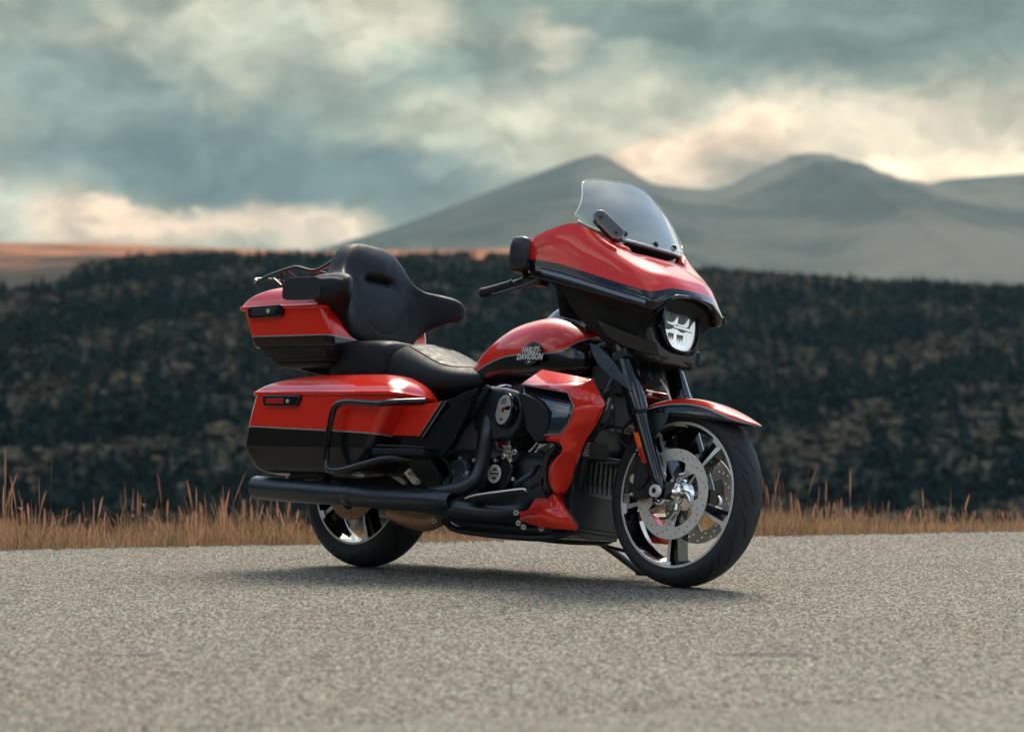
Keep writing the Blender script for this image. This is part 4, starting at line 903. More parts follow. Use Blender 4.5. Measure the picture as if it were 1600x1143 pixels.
def shroud(mir):
    b = MB(); b.put(*prism([(1.19, -.205, .46), (1.255, -.200, .45), (1.262, -.195, .19), (1.22, -.200, .165), (1.18, -.205, .20)], (0, .012, 0)))
    o = b.build('radiator_shroud', M['satin'], bike, bevel=.003, mirror=mir)
    rg = np.array((1.274,-0.120,0.464))
    b = MB()
    for i in range(5): b.put(*box(tuple(rg+np.array([-.022, -.012, -.021+i*.0105])), (.03, .045, .006)), 0)
    b.put(*box(tuple(rg+np.array([.012, .012, 0])), (.045, .05, .052)), 1); b.put(*box(tuple(rg+np.array([.0, .03, -.030])), (.12, .10, .006)), 1); b.build('regulator', [M['alu'], M['grey']], bike, bevel=.001, mirror=mir)
    for q_, r_ in (((1.258,-0.130,0.608), .008), ((1.276,-0.120,0.624), .005), ((1.259,-0.140,0.579), .005)): link('frame_bolt', *disc_on(q_, (.6, -.8, 0), r_, .012, 12), M['bolt'], o, mirror=mir)
    bl = [(1.259,-0.180,0.843), (1.300,-0.180,0.835), (1.347,-0.180,0.802), (1.385,-0.180,0.772), (1.416,-0.180,0.739), (1.445,-0.180,0.721), (1.463,-0.180,0.698), (1.476,-0.180,0.670), (1.437,-0.180,0.689), (1.365,-0.180,0.728), (1.308,-0.180,0.768), (1.279,-0.180,0.805)]
    d_ = link('fork_deflector', *prism(bl, (.004, .01, 0)), M['shield'], bike, bevel=.003, mirror=mir)
    link('deflector_mark', *tube([(1.370,-0.181,0.751), (1.373,-0.181,0.756), (1.379,-0.181,0.753), (1.377,-0.181,0.746), (1.382,-0.181,0.739), (1.376,-0.182,0.738), (1.373,-0.181,0.744)], .0009, 6, 3), M['grey'], d_, mirror=mir)
    return o
sides(shroud)
for pth, r_, m_ in (([(1.261,-0.200,0.599), (1.281,-0.160,0.646), (1.313,-0.130,0.666), (1.336,-0.100,0.694)], .006, 'matte'), ([(1.307,-0.200,0.553), (1.328,-0.180,0.583), (1.348,-0.160,0.604), (1.328,-0.120,0.651)], .004, 'bolt'), ([(1.328,-0.190,0.485), (1.353,-0.180,0.533), (1.363,-0.160,0.549), (1.339,-0.100,0.613)], .005, 'matte'), ([(1.406,-0.050,0.712), (1.464,-0.080,0.650), (1.488,-0.090,0.614), (1.488,-0.090,0.569)], .0045, 'matte'), ([(1.450,0.000,0.742), (1.511,-0.030,0.703), (1.533,-0.030,0.668), (1.539,-0.020,0.647)], .004, 'steel'), ([(1.371,-0.050,0.619), (1.422,-0.060,0.646), (1.459,-0.050,0.620)], .005, 'matte')):
    link('cable', *tube(pth, r_, 8, 5), M[m_], bike)
b = MB(); b.put(*box((1.245, 0, .62), (.06, .20, .12))); b.put(*box((1.24, 0, .73), (.10, .16, .10))); b.put(*box((1.17, -.08, .56), (.12, .06, .08))); b.build('engine_harness', M['fin'], bike, bevel=.012)
for p in ((1.311,-0.210,0.593), (1.324,-0.200,0.613), (1.377,-0.150,0.615), (1.360,-0.200,0.572), (1.505,-0.100,0.670)): link('frame_bolt', *disc_on(p, (.4, -.9, 0), .007, .008, 12), M['bolt'], bike)
b = MB(); b.put(*box((1.20, -.02, .176), (.07, .32, .018))); b.put(*box((1.14, 0, .165), (.12, .10, .03))); b.build('skid_plate', M['satin'], bike, bevel=.005)

# ---- floorboards, pedal, lower rails
def boards(mir):
    P = [(0.864,-0.330,0.256), (0.947,-0.360,0.267), (1.128,-0.400,0.281), (1.225,-0.410,0.289), (1.231,-0.400,0.283), (1.210,-0.380,0.276), (1.072,-0.340,0.268), (0.907,-0.300,0.252)]
    o = link('floorboard', *prism(P, (0, .01, -.014)), M['satin'], bike, bevel=.004, mirror=mir)
    link('floorboard_edge', *tube([np.array(p)+np.array([0, -.004, 0]) for p in P[:5]], .0035, 8, 4), M['alu'], o, mirror=mir)
    Q = [(.415, -.375, .422), (.44, -.425, .425), (.62, -.405, .430), (.665, -.37, .430), (.655, -.30, .425), (.44, -.29, .420)]
    pb = link('passenger_footboard', *prism(Q, (0, 0, -.030)), M['matte'], bike, bevel=.010, segs=3, mirror=mir)
    link('footboard_pad', *prism([(x*.92+.045, y*.92-.028, .4315) for x, y, z in Q], (0, 0, .006)), M['rubber'], pb, bevel=.003, mirror=mir)
    b = MB(); b.put(*prism([(.50, -.30, .39), (.62, -.30, .40), (.64, -.25, .33), (.60, -.22, .26), (.54, -.22, .30)], (0, .02, 0))); b.put(*tube([(.62, -.32, .415), (.66, -.28, .41), (.68, -.24, .37), (.66, -.22, .30)], .007, 8, 4)); b.build('footboard_bracket', M['satin'], bike, bevel=.003, mirror=mir)
    return o
sides(boards)
b = MB(); b.put(*tube([(1.079,-0.300,0.314), (1.121,-0.300,0.335), (1.136,-0.280,0.361), (1.102,-0.220,0.391)], .012, 12, 4)); b.put(*prism([(1.158,-0.330,0.312), (1.206,-0.330,0.334), (1.233,-0.330,0.316), (1.192,-0.330,0.292)], (0, -.02, .004))); b.build('brake_pedal', M['satin'], bike, bevel=.002)
b = MB()
for y in (-.19, .16):
    k_ = .0 if y < 0 else .045
    b.put(*tube([(.62, y, .185+k_), (.70, y, .150+k_), (1.0, y, .135+k_), (1.16, y, .138+k_), (1.23, y*.8, .165+k_)], .013, 12, 4)); b.put(*tube([(.70, y*1.1, .175+k_), (1.15, y*1.1, .160+k_)], .008, 8))
b.put(*box((.98, -.02, .168), (.50, .24, .03))); b.build('lower_rail', M['satin'], bike, bevel=.002)
for p in ((0.605,-0.220,0.176), (1.099,-0.300,0.213), (1.068,-0.250,0.180), (1.095,-0.250,0.167), (1.156,-0.220,0.166), (0.590,-0.300,0.420), (0.529,-0.250,0.319), (0.512,-0.280,0.344)): 
    b = MB(); b.put(*disc_on(p, (.2, -1, 0), .0095, .010, 18), 0); b.put(*disc_on(np.array(p)+np.array([.002, -.0105, 0]), (.2, -1, 0), .004, .001, 12), 1); b.build('frame_bolt', [M['bolt'], M['dark']], bike)
b = MB(); b.put(*prism([(0.470,-0.280,0.348), (0.501,-0.280,0.368), (0.520,-0.260,0.335), (0.530,-0.250,0.312), (0.507,-0.260,0.306)], (0, .015, 0))); b.put(*prism([(0.306,-0.200,0.345), (0.344,-0.200,0.355), (0.405,-0.200,0.323), (0.392,-0.200,0.310)], (0, .015, 0))); b.build('rear_bracket', M['steel'], bike, bevel=.003)
b = MB(); b.put(*box((.42, -.17, .40), (.24, .10, .12))); b.put(*box((.34, -.14, .50), (.30, .16, .12))); b.put(*box((.56, -.16, .50), (.16, .18, .16))); b.build('battery_box', M['fin'], bike, bevel=.01)
link('tank_underside', *loft(rings_x([(.78, .74, .60, .10), (.9, .74, .58, .13), (1.1, .74, .58, .12), (1.22, .76, .62, .08)], 4, 4, 32, .5), 2), M['fin'], bike)
link('primary_cover', *loft([[(x, y, z) for x, z in [(.93+.30*a_, .33+.11*c_) for a_, c_ in se(1, 1, 3, 40)]] for y in (.16, .22, .245, .255)], 1), M['gloss'], bike, smooth=30)
# kickstand on the far side, foot on the road
ft = (1.10, .40, .138*.40+.006)
b = MB(); b.put(*tube([(.98, .17, .185), (1.02, .24, .16), ft], [.016, .014, .012], 14, 4)); b.put(*box((ft[0]+.02, ft[1]+.01, ft[2]+.002), (.08, .05, .012), Matrix.Rotation(R(7.87), 3, 'X'))); b.put(*tube([(1.02, .12, .16), (1.12, .26, .135), (1.20, .33, .12)], .008, 8, 3))
b.build('kickstand', M['satin'], bike, bevel=.002)

# ------------------------------------------------------------------ the setting: road, ground, verge grass, wooded hill, mountains
def structure(o, kind='structure', label=None, cat=None):
    o['kind'] = kind
    if label: o['label'] = label
    if cat: o['category'] = cat
    return o
E0 = np.array([-2.255, 1.836]); ED = np.array([4.829, 1.677]); ED /= np.linalg.norm(ED); EN = np.array([-ED[1], ED[0]])    # far edge of the road
def s_of(x, y): return (x-E0[0])*EN[0]+(y-E0[1])*EN[1]
def vnoise(x, y, sc, seed=0):
    r = np.random.default_rng(seed); tot = np.zeros_like(x)
    for o in range(4):
        for _ in range(3):
            a = r.uniform(0, 2*math.pi); f = 2**o/sc*r.uniform(.7, 1.3); tot += np.sin((x*math.cos(a)+y*math.sin(a))*f*2*math.pi+r.uniform(0, 6.28))/(2**o)/3
    return tot
def mesh_np(name, V, F, m, attr=None):
    me = bpy.data.meshes.new(name); me.vertices.add(len(V)); me.vertices.foreach_set('co', np.asarray(V, np.float32).ravel())
    k_ = F.shape[1]; me.loops.add(len(F)*k_); me.loops.foreach_set('vertex_index', F.astype(np.int32).ravel())
    me.polygons.add(len(F)); me.polygons.foreach_set('loop_start', np.arange(0, len(F)*k_, k_, dtype=np.int32)); me.polygons.foreach_set('loop_total', np.full(len(F), k_, np.int32))
    if attr is not None: at = me.attributes.new('tone', 'FLOAT', 'POINT'); at.data.foreach_set('value', np.asarray(attr, np.float32))
    me.materials.append(m); me.update(); me.validate()
    o = bpy.data.objects.new(name, me); C.objects.link(o); return o
# road
def road_mat():
    m = bpy.data.materials.new('chip_seal'); m.use_nodes = True; q = NT(m.node_tree); b = q.n['Principled BSDF']
    co = q.add('ShaderNodeTexCoord').outputs['Object']
    def vor(scale, out='Color', feat='F1'):
        nd = q.add('ShaderNodeTexVoronoi', feature=feat); q.plug(nd.inputs['Vector'], co); nd.inputs['Scale'].default_value = scale; return nd.outputs[out]
    v1 = q.xyz(vor(135)); v2 = q.xyz(vor(95))
    stone = q.mix(v1[0], (.055, .051, .041, 1), (.50, .475, .38, 1))
    stone = q.mix(q.math('MULTIPLY', q.maprange(v2[1], .75, .95), .55), stone, (.05, .055, .06, 1))
    stone = q.mix(q.math('MULTIPLY', q.maprange(v1[2], .86, .97), .75), stone, (.16, .045, .035, 1))
    stone = q.mix(q.math('MULTIPLY', q.maprange(v2[0], .86, .99), .6), stone, (.52, .50, .44, 1))
    gap = q.maprange(vor(135, 'Distance', 'DISTANCE_TO_EDGE'), .0, .12)
    stone = q.mix(gap, q.mix(.6, stone, (.03, .03, .032, 1)), stone)
    big = q.noise(co, .55, 4, .6); lane = q.noise(q.vmath('MULTIPLY', co, (.25, 1.6, 1)), 1.0, 3, .6)
    stone = q.mix(1.0, stone, q.mix(big, (.84, .82, .80, 1), (1.10, 1.12, 1.06, 1)), 'MULTIPLY')
    stone = q.mix(q.math('MULTIPLY', q.maprange(lane, .45, .7), .30), stone, q.mix(1.0, stone, (.95, .72, .66, 1), 'MULTIPLY'))
    # thin tar seams, broken up, running along the road
    x, y, z = q.xyz(co)
    wob = q.math('MULTIPLY', q.math('SUBTRACT', q.noise(co, 2.2, 3, .6), .5), .10)
    ln = q.math('ABSOLUTE', q.math('ADD', q.math('ADD', y, 3.05), wob))
    brk = q.maprange(q.noise(q.vec(x, 0., 0.), 2.4, 2, .5), .50, .60)
    seam = q.math('MULTIPLY', q.math('MULTIPLY', q.maprange(ln, .060, .020), brk), .5)
    stone = q.mix(seam, stone, (.045, .04, .04, 1))
    q.plug(b.inputs['Base Color'], stone); b.inputs['Roughness'].default_value = .8; b.inputs['Specular IOR Level'].default_value = .3
    bn = q.add('ShaderNodeBump'); bn.inputs['Strength'].default_value = .8; bn.inputs['Distance'].default_value = .006
    h = q.math('ADD', q.math('MULTIPLY', gap, .6), q.math('MULTIPLY', v1[1], .6)); q.plug(bn.inputs['Height'], h); q.l.new(bn.outputs[0], b.inputs['Normal'])
    return m
pts = []; fs = []
us = np.concatenate([np.linspace(-60, -6, 20), np.linspace(-5.9, 9.9, 160), np.linspace(10, 60, 20)])
rows_ = [0, -.04, -.12, -.3, -1, -2, -4, -8, -14, -22]
for i, u in enumerate(us):
    jit = .022*math.sin(u*4.1)+.022*math.sin(u*13.7+1)+.022*RNG.standard_normal()
    for j, s_ in enumerate(rows_):
        p = E0+ED*u+EN*(s_+(jit if j < 3 else 0)); pts.append((p[0], p[1], 0.0 if j else -.02))
n_ = len(rows_)
fs = [(i*n_+j, i*n_+j+1, (i+1)*n_+j+1, (i+1)*n_+j) for i in range(len(us)-1) for j in range(n_-1)]
RM = road_mat(); rd = link('road', [(x, y, z-.006) for x, y, z in pts], fs, RM, smooth=60)
# the chippings round the motorcycle stand proud of the binder: real relief, stone by stone
fu, fv = np.arange(-2.6, 8.0, .0075), np.arange(-.02, -6.6, -.0115); FU, FV = np.meshgrid(fu, fv)
hz_ = RNG.random(FU.shape); sm = (hz_+np.roll(hz_, 1, 0)+np.roll(hz_, 1, 1)+np.roll(np.roll(hz_, 1, 0), 1, 1))/4
HZ_ = .0062*np.clip((hz_*.55+sm*.9-.42), 0, 1)+.0012*vnoise(FU, FV, 1.3, 2)-.0045
HZ_[0, :] = HZ_[-1, :] = -.006; HZ_[:, 0] = HZ_[:, -1] = -.006
FX_ = E0[0]+ED[0]*(FU+RNG.normal(0, .0016, FU.shape))+EN[0]*(FV+RNG.normal(0, .002, FU.shape)); FY_ = E0[1]+ED[1]*FU+EN[1]*(FV+RNG.normal(0, .002, FU.shape))
nr, nc = FU.shape; ii = (np.arange(nr-1)[:, None]*nc+np.arange(nc-1)[None]).ravel()
chips = mesh_np('road', np.stack([FX_, FY_, HZ_], -1).reshape(-1, 3), np.stack([ii, ii+nc, ii+nc+1, ii+1], -1), RM)
bm = bmesh.new(); bm.from_mesh(rd.data); bm.from_mesh(chips.data); bm.to_mesh(rd.data); bm.free(); bpy.data.objects.remove(chips)
structure(rd)

# ground: one sheet under everything, from the verge down into the valley, up the wooded hill and out to the horizon
def hill_top(x):      # height of the ridge at 900 m for a given bearing
    return np.interp(x/900*4200+800, [-2500, -600, 0, 130, 480, 800, 1100, 1350, 1600, 2600, 4200], [60, 56, 53.6, 53.4, 50.8, 51.5, 44, 40.5, 37.5, 30, 40])
def ground_z(x, y):
    x = np.asarray(x, float); y = np.asarray(y, float); s_ = s_of(x, y)
    near = -.012-.03*np.clip(s_, -1, 3)*(s_ > 0) - .115*np.clip(s_-2.2, 0, 170) - .006*(s_ <= 0)
    bear = x/np.maximum(y, 60)*900
    t = np.clip((y-260)/640, 0, 1); t = t*t*(3-2*t)*.35+t*.65
    top = hill_top(bear)
    far = -19.5+(top+19.5)*t+ vnoise(x, y, 160, 3)*3.0*np.clip(t*4, 0, 1)*np.clip((1-t)*5, 0, 1)
    far = np.where(y > 900, top-(y-900)*.05, far)
    k_ = np.clip((s_-170)/60, 0, 1)
    z = near*(1-k_)+far*k_
    z = np.where(y > 1400, np.maximum(z, -30), z)
    # unseen higher ground left of the view and behind, raised to darken paint reflections
    rr = np.hypot(x, y+10); th = np.degrees(np.arctan2(x, y+10)); side = np.clip((np.where(th > 140, -360+th, th)+26)/-14, 0, 1)
    back = (80*np.clip((rr-48)/150, 0, 1)**1.1+vnoise(x, y, 60, 8)*2.5*np.clip((rr-70)/100, 0, 1))*side
    return np.where(s_ < -20, -.03, z)*(1-side*np.clip((rr-40)/40, 0, 1))+back
gy = np.concatenate([[-9000, -4000, -1500, -500, -220, -190, -160, -130, -105, -80, -65, -50, -42, -36, -20, -10, -5], np.linspace(-3, 12, 46), np.linspace(13, 40, 28), np.linspace(45, 240, 40), np.linspace(250, 960, 90), [1000, 1100, 1250, 1500, 2200, 3500, 6000, 9000]])
gx = np.concatenate([[-9000, -3000, -1200, -700], np.linspace(-420, -62, 50), np.linspace(-60, -10, 20), np.linspace(-9, 9, 37), np.linspace(10, 60, 20), np.linspace(62, 420, 30), [700, 1200, 3000, 9000]])
GX, GY = np.meshgrid(gx, gy); GZ = ground_z(GX, GY)
r_, c_ = GX.shape
def ground_mat():
    m = bpy.data.materials.new('dry_ground'); m.use_nodes = True; q = NT(m.node_tree); b = q.n['Principled BSDF']
    co = q.add('ShaderNodeTexCoord').outputs['Object']
    n1 = q.noise(co, .035, 5, .6); n2 = q.noise(co, 2.2, 4, .65); x, y, z = q.xyz(co)
    near = q.mix(n2, (.05, .035, .020, 1), (.19, .12, .065, 1))
    hill = q.mix(q.maprange(n1, .35, .65), (.15, .070, .040, 1), (.42, .165, .080, 1))
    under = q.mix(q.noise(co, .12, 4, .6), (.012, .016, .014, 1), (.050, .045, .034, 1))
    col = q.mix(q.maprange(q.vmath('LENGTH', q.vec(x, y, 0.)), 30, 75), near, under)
    col = q.mix(q.maprange(q.math('ADD', y, q.math('MULTIPLY', q.math('SUBTRACT', n1, .5), 160)), 700, 800), col, hill)
    q.plug(b.inputs['Base Color'], col); b.inputs['Roughness'].default_value = .95; b.inputs['Specular IOR Level'].default_value = .1
    return m
structure(link('ground', np.stack([GX, GY, GZ], -1).reshape(-1, 3), [(i*c_+j, i*c_+j+1, (i+1)*c_+j+1, (i+1)*c_+j) for i in range(r_-1) for j in range(c_-1)], ground_mat(), smooth=80))

# verge grass: dry bents and stalks, far too many to count
def blades(name, n, ufun, hfun, wid, seed, lean=.25, head=0., clump=None):
    r = np.random.default_rng(seed)
    u = r.uniform(-6, 11, n) if clump is None else clump(r, n); s_ = ufun(r, n)
    h = hfun(r, n, u); a = r.uniform(0, 2*math.pi, n); ln = np.abs(r.normal(0, lean, n))*h
    ta = r.uniform(0, 2*math.pi, n); w_ = wid*r.uniform(.6, 1.4, n)
    bx = E0[0]+ED[0]*u+EN[0]*s_; by = E0[1]+ED[1]*u+EN[1]*s_; bz = ground_z(bx, by)-.01
    segs = [(0, 1.0), (.35, .9), (.7, .65), (1.0, .12)] if not head else [(0, .45), (.55, .4), (.62, 1.3), (.8, 1.9), (.93, 1.2), (1.0, .2)]
    V = []
    for f_, wk in segs:
        cx = bx+np.cos(a)*ln*f_**1.8; cy = by+np.sin(a)*ln*f_**1.8; cz = bz+h*f_*(1-.10*(ln/h)*f_)
        V.append(np.stack([cx-np.cos(ta)*w_*wk, cy-np.sin(ta)*w_*wk, cz], -1)); V.append(np.stack([cx+np.cos(ta)*w_*wk, cy+np.sin(ta)*w_*wk, cz], -1))
    V = np.stack(V, 1); m = V.shape[1]; base = np.arange(n)*m
    F = np.concatenate([np.stack([base+2*k_, base+2*k_+1, base+2*k_+3, base+2*k_+2], -1) for k_ in range(len(segs)-1)])
    return V.reshape(-1, 3), F, np.repeat(r.random(n), m)
def grass_mat(name, c1, c2, c3):
    m = bpy.data.materials.new(name); m.use_nodes = True; q = NT(m.node_tree); b = q.n['Principled BSDF']
    t = q.add('ShaderNodeAttribute', attribute_name='tone').outputs['Fac']
    col = q.mix(q.maprange(t, 0, .6), c4(c1), c4(c2)); col = q.mix(q.maprange(t, .75, 1.), col, c4(c3))
    q.plug(b.inputs['Base Color'], col); b.inputs['Roughness'].default_value = .75; b.inputs['Specular IOR Level'].default_value = .15
    tl = q.add('ShaderNodeBsdfTranslucent'); q.plug(tl.inputs[0], col); mx = q.add('ShaderNodeMixShader'); mx.inputs[0].default_value = .35
    q.l.new(b.outputs[0], mx.inputs[1]); q.l.new(tl.outputs[0], mx.inputs[2]); q.l.new(mx.outputs[0], q.n['Material Output'].inputs[0]); return m
def patchy(r, n):
    u = r.uniform(-6, 11, n*3); keep = (np.sin(u*2.1)+np.sin(u*5.3+1)+np.sin(u*11.7+2)*.7+r.normal(0, 1.0, n*3)) > -.2
    u = u[keep]; return u[:n] if len(u) >= n else np.concatenate([u, r.uniform(-6, 11, n-len(u))])
def lush(u):                                                  # how tall the verge grows along its length
    return .62+.30*np.sin(u*1.9+.5)+.22*np.sin(u*4.7+2)+.18*np.sin(u*10.3)
def hgt(lo, hi):
    def f(r, n, u): return r.uniform(lo, hi, n)*np.clip(lush(u)+r.normal(0, .25, n), .35, 1.5)
    return f
parts_ = [blades('a', 34000, lambda r, n: r.uniform(0, 1.42, n)**2-.09, hgt(.05, .125), .0017, 1, .55),
          blades('b', 15000, lambda r, n: r.uniform(.0, 1.9, n), hgt(.08, .18), .0015, 2, .45, clump=patchy),
          blades('e', 4200, lambda r, n: r.uniform(.0, 1.9, n), hgt(.05, .16), .0030, 6, .8, clump=patchy)]
off = 0; Vs, Fs, As = [], [], []
for V, F, a in parts_: Vs.append(V); Fs.append(F+off); As.append(a); off += len(V)
structure(mesh_np('dry_grass', np.concatenate(Vs), np.concatenate(Fs), grass_mat('dry_blades', (.15, .090, .042), (.50, .31, .17), (.14, .12, .055)), np.concatenate(As)), 'stuff', 'low dry orange grass along the far edge of the road', 'grass')
V, F, a = blades('c', 2700, lambda r, n: r.uniform(.15, 1.9, n), lambda r, n, u: np.clip(r.gamma(5, .031, n)*np.clip(lush(u)+.25, .5, 1.3), .10, .50), .0019, 3, .16, head=1, clump=patchy)
structure(mesh_np('seeding_grass', V, F, grass_mat('seed_heads', (.26, .11, .06), (.54, .28, .17), (.26, .17, .10)), a), 'stuff', 'tall reddish seeding grass stalks standing out of the dry verge', 'grass')
# loose chippings along the crumbling edge of the road
gr = np.random.default_rng(31); gb = MB()
for _ in range(1500):
    u, s_ = gr.uniform(-5, 10), gr.normal(-.02, .10); x, y = E0+ED*u+EN*s_; z = max(0.0, float(ground_z(x, y))) if s_ < 0 else float(ground_z(x, y)); r_ = gr.uniform(.004, .011)*(1.6 if gr.random() < .06 else 1)
    v = np.array([(1, 0, 0), (-1, 0, 0), (0, 1, 0), (0, -1, 0), (0, 0, .8), (0, 0, -.5)])*r_*gr.uniform(.6, 1.2, (6, 1))
    a = gr.uniform(0, 6.28); v = v@np.array([(math.cos(a), math.sin(a), 0), (-math.sin(a), math.cos(a), 0), (0, 0, 1)])
    gb.put([(x+p_[0], y+p_[1], z+.003+p_[2]) for p_ in v], [(0, 2, 4), (2, 1, 4), (1, 3, 4), (3, 0, 4), (2, 0, 5), (1, 2, 5), (3, 1, 5), (0, 3, 5)])
structure(gb.build('loose_gravel', mat('chippings', (.22, .20, .165), .85, vary=(9, .5)), smooth=None), 'stuff', 'loose pale gravel scattered along the far edge of the road', 'gravel')
# a few small wild flowers in the verge
M['petal'] = mat('pale_petals', (.55, .47, .50), .6); M['petal2'] = mat('orange_petals', (.62, .16, .07), .6); M['stem'] = mat('flower_stem', (.09, .08, .035), .7)
def flower(px, py, dist, m, label, r=.012):
    ang = (px-800)/4200; x = ang*dist; y = dist-10.012; zt = .659-(py-623)/4200*dist; zb = float(ground_z(x, y))
    e = bpy.data.objects.new('wildflower', None); C.objects.link(e); e.location = (x, y, zb); e['label'] = label; e['category'] = 'flower'; e['group'] = 'small wildflowers in the verge'
    h = zt-zb
    link('stem', *tube([(0, 0, -.01), (.01, .005, h*.5), (0, 0, h)], .0014, 5, 3), M['stem'], e)
    b = MB()
    for k_ in range(9):
        t = 2*math.pi*k_/9; u = Vector((math.cos(t), math.sin(t), .35)); v = Vector((-math.sin(t), math.cos(t), 0))
        b.put([tuple(Vector((0, 0, h))+u*.002), tuple(Vector((0, 0, h))+u*r*.7+v*r*.28), tuple(Vector((0, 0, h+.001))+u*r), tuple(Vector((0, 0, h))+u*r*.7-v*r*.28)], [(0, 1, 2, 3)])
    b.put(*lathe([(.001, .004), (.003, .002), (.004, -.004), (.001, -.008)], (0, 0, h), axis='z', n=10))
    b.build('flower_head', m, e, smooth=None)
for a_ in ((33, 794, 12.6, 'petal', 'white wildflower nearest the left end of the grass verge', .016), (225, 788, 12.7, 'petal', 'tallest pale wildflower left of the motorcycle', .013), (208, 805, 12.5, 'petal', 'lilac wildflower just below the tallest pale one', .009),
           (242, 832, 12.3, 'petal', 'low white wildflower close to the road edge', .011), (283, 809, 12.7, 'petal2', 'orange wildflower among the stalks left of the rear wheel', .010), (135, 810, 12.6, 'petal2', 'small orange wildflower between two white ones', .008)):
    flower(a_[0], a_[1], a_[2], M[a_[3]], a_[4], a_[5])

# wooded hillside: one mass of crowns and shrubs
def lump(r, kind):
    """one crown made of many leaf clumps: kind 0 dark conifer, 1 rounded shrub"""
    vs = []; n = 70 if kind == 0 else 60
    for i in range(n):
        if kind == 0:
            h = r.random()**1.15; rad = .27*(1-h)**.85*(.75+.35*r.random()); a = r.uniform(0, 2*math.pi); c = np.array([rad*math.cos(a), rad*math.sin(a), .06+.94*h]); out = np.array([math.cos(a), math.sin(a), .55]); sz = .105*(1.15-.7*h)
        else:
            d = r.normal(0, 1, 3); d[2] = abs(d[2])-.35; d /= np.linalg.norm(d); q = r.uniform(.8, 1.08); c = np.array([.48*d[0]*q, .48*d[1]*q, .42+.48*d[2]*q]); out = d+np.array([0, 0, .4]); sz = .17
        n_ = out/np.linalg.norm(out)+r.normal(0, .35, 3); n_ /= np.linalg.norm(n_); a1 = np.cross(n_, [.3, .5, .8]); a1 /= np.linalg.norm(a1); a2 = np.cross(n_, a1)
        k_ = sz*r.uniform(.7, 1.4)
        vs += [c+k_*a1, c+k_*a2*.8, c-k_*a1*.8, c-k_*a2]
    return np.array(vs)
lr = np.random.default_rng(11)
T0 = [lump(lr, 0) for _ in range(5)]; T1 = [lump(lr, 1) for _ in range(5)]
def tree_line(px): return np.interp(px, [-1200, 0, 45, 90, 130, 180, 260, 480, 560, 760, 900, 1120, 1300, 1450, 1600, 2200], [440, 436, 432, 436, 406, 394, 391, 390, 395, 389, 400, 416, 428, 434, 443, 460])
VV, TT_, count = [], [], 0
ty = np.sqrt(lr.uniform(240**2, 880**2, 29000)); tx = lr.uniform(-.37, .37, 29000)*ty
tz = ground_z(tx, ty); pat = vnoise(tx, ty, 110, 5); pat2 = vnoise(tx, ty*.6, 60, 9)
for x, y, z, p1, p2 in zip(tx, ty, tz, pat, pat2):
    con = (p2+lr.normal(0, .38)) > .22
    h = lr.uniform(4.0, 8.2) if con else lr.uniform(2.0, 4.4)
    px = 800+4200*x/(y+10); top = 623-4200*(z+h-.66)/(y+10)
    if top < tree_line(px)+lr.normal(0, 1.5)-(3 if con else 0): continue
    if p1 < -.75 and not con and lr.random() < .6: continue
    T = (T0 if con else T1)[lr.integers(5)]; a = lr.uniform(0, 6.28); ca, sa = math.cos(a), math.sin(a); w_ = h*(lr.uniform(.85, 1.15) if con else lr.uniform(1.0, 1.5))
    VV.append(np.stack([x+w_*(T[:, 0]*ca-T[:, 1]*sa), y+w_*(T[:, 0]*sa+T[:, 1]*ca), z-.3+h*T[:, 2]], -1)); base_t = (0.0 if con else .5)+lr.uniform(0, .45)
    TT_.append(np.full(len(T), base_t)+lr.uniform(-.05, .05))
V = np.concatenate(VV); F = np.arange(len(V)).reshape(-1, 4)
def forest_mat():
    m = bpy.data.materials.new('wood_foliage'); m.use_nodes = True; q = NT(m.node_tree); b = q.n['Principled BSDF']
    t = q.add('ShaderNodeAttribute', attribute_name='tone').outputs['Fac']
    col = q.mix(q.maprange(t, .0, .5, smooth=False), (.009, .023, .027, 1), (.018, .035, .034, 1)); col = q.mix(q.maprange(t, .5, .56), col, (.034, .040, .032, 1)); col = q.mix(q.maprange(t, .6, .98), col, (.070, .062, .044, 1))
    q.plug(b.inputs['Base Color'], col); b.inputs['Roughness'].default_value = .9; b.inputs['Specular IOR Level'].default_value = .1; return m
structure(mesh_np('hillside_wood', V, F, forest_mat(), np.concatenate(TT_)), 'stuff', 'dark wooded hillside of mixed conifers and brown shrubs across the valley', 'woodland')

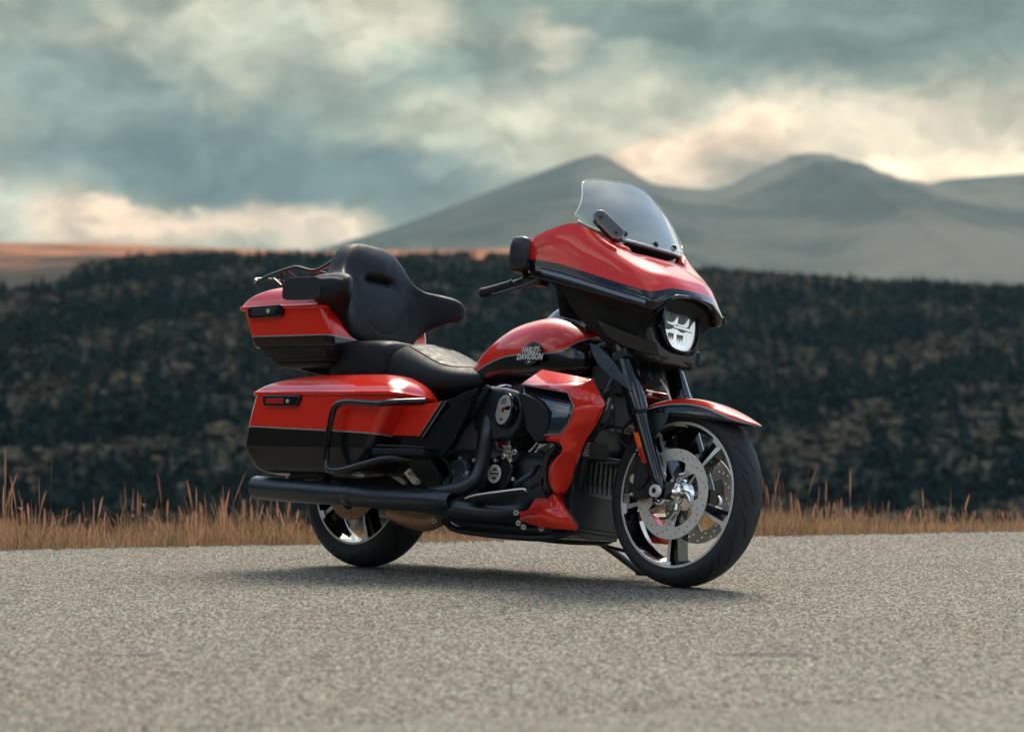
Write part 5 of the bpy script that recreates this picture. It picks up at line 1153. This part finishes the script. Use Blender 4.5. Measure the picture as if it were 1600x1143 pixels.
# mountains, kilometres away
def mountain(name, prof, dist, depth, seed, m, rough_=1.0, nx=220, ny=60):
    """terrain whose crest follows (bearing px, crest px) seen from the road, falling away in front and behind"""
    P = np.array(prof, float); ux = np.concatenate([np.linspace(P[0, 0], -100, 40), np.linspace(-95, 1750, nx-80), np.linspace(1760, P[-1, 0], 40)]); cr_ = np.interp(ux, P[:, 0], P[:, 1])
    cs = cr_
    X = (ux-800)/4200*dist; Zc = .66+(623-cs)/4200*dist
    V = np.zeros((ny, nx, 3)); v = np.concatenate([np.linspace(-1, 0, ny-16), np.linspace(.02, .7, 16)])
    for j, t in enumerate(v):
        yy_ = dist+t*depth; prof_ = (1-abs(t)**1.25*.98) if t < 0 else (1-t*1.3)
        x = X*(1+.0*t); f_ = min(1, abs(t)*5)
        g = vnoise(x, np.full_like(x, yy_*1.0), 1500, seed)*70+vnoise(x*1.0+.35*yy_, np.full_like(x, yy_*.25), 420, seed+1)*38+vnoise(x, np.full_like(x, yy_), 160, seed+2)*9
        V[j] = np.stack([x, np.full_like(x, yy_), Zc*prof_-abs(g)*rough_*f_*(.25+.75*prof_)*np.clip(Zc/200, .1, 1)-(8 if t < -.9 else 0)], -1)
    F = np.array([(i*nx+j, i*nx+j+1, (i+1)*nx+j+1, (i+1)*nx+j) for i in range(ny-1) for j in range(nx-1)])
    o = mesh_np(name, V.reshape(-1, 3), F, m); o.data.polygons.foreach_set('use_smooth', [True]*len(F)); return structure(o)
def mtn_mat():
    m = bpy.data.materials.new('mountain_turf'); m.use_nodes = True; q = NT(m.node_tree); b = q.n['Principled BSDF']
    co = q.add('ShaderNodeTexCoord').outputs['Object']; x, y, z = q.xyz(co)
    n1 = q.noise(q.vmath('MULTIPLY', co, (1, .5, 2.0)), .0022, 6, .62, .4); n2 = q.noise(co, .010, 5, .65)
    col = q.mix(q.maprange(n1, .40, .60), (.030, .042, .038, 1), (.115, .115, .086, 1)); col = q.mix(q.math('MULTIPLY', q.maprange(n2, .5, .72), .5), col, (.026, .038, .040, 1))
    q.plug(b.inputs['Base Color'], col); b.inputs['Roughness'].default_value = .95; b.inputs['Specular IOR Level'].default_value = .1; return m
MT = mtn_mat()
mountain('mountains', [(-2600, 560), (-1200, 520), (200, 470), (430, 415), (520, 387), (650, 345), (720, 317), (780, 292), (830, 274), (870, 259), (905, 247), (930, 241), (945, 246), (962, 257), (985, 271), (1010, 286), (1050, 292), (1090, 296), (1115, 296), (1145, 287), (1170, 273), (1200, 260), (1222, 251), (1234, 241), (1262, 239), (1284, 241), (1296, 249), (1318, 258), (1350, 266), (1375, 275), (1400, 283), (1440, 287), (1460, 285), (1480, 279), (1520, 276), (1560, 273), (1600, 271), (1700, 262), (1900, 250), (2400, 300), (3400, 420), (4600, 520)], 6200, 3400, 21, MT, .35, 480, 70)

# ------------------------------------------------------------------ haze over the whole scene
HZ = bpy.data.materials.new('haze_air'); HZ.use_nodes = True; q = NT(HZ.node_tree); q.n.clear()
pv = q.add('ShaderNodeVolumePrincipled'); pv.inputs['Color'].default_value = (.52, .80, .86, 1); pv.inputs['Density'].default_value = HAZE_D; pv.inputs['Anisotropy'].default_value = .0
q.l.new(pv.outputs[0], q.add('ShaderNodeOutputMaterial').inputs['Volume'])
hz = link('haze', *box((0, 0, 500), (19000, 19000, 1200)), HZ, smooth=None); structure(hz, 'stuff', 'thin pale haze in the air before the far mountains', 'haze')
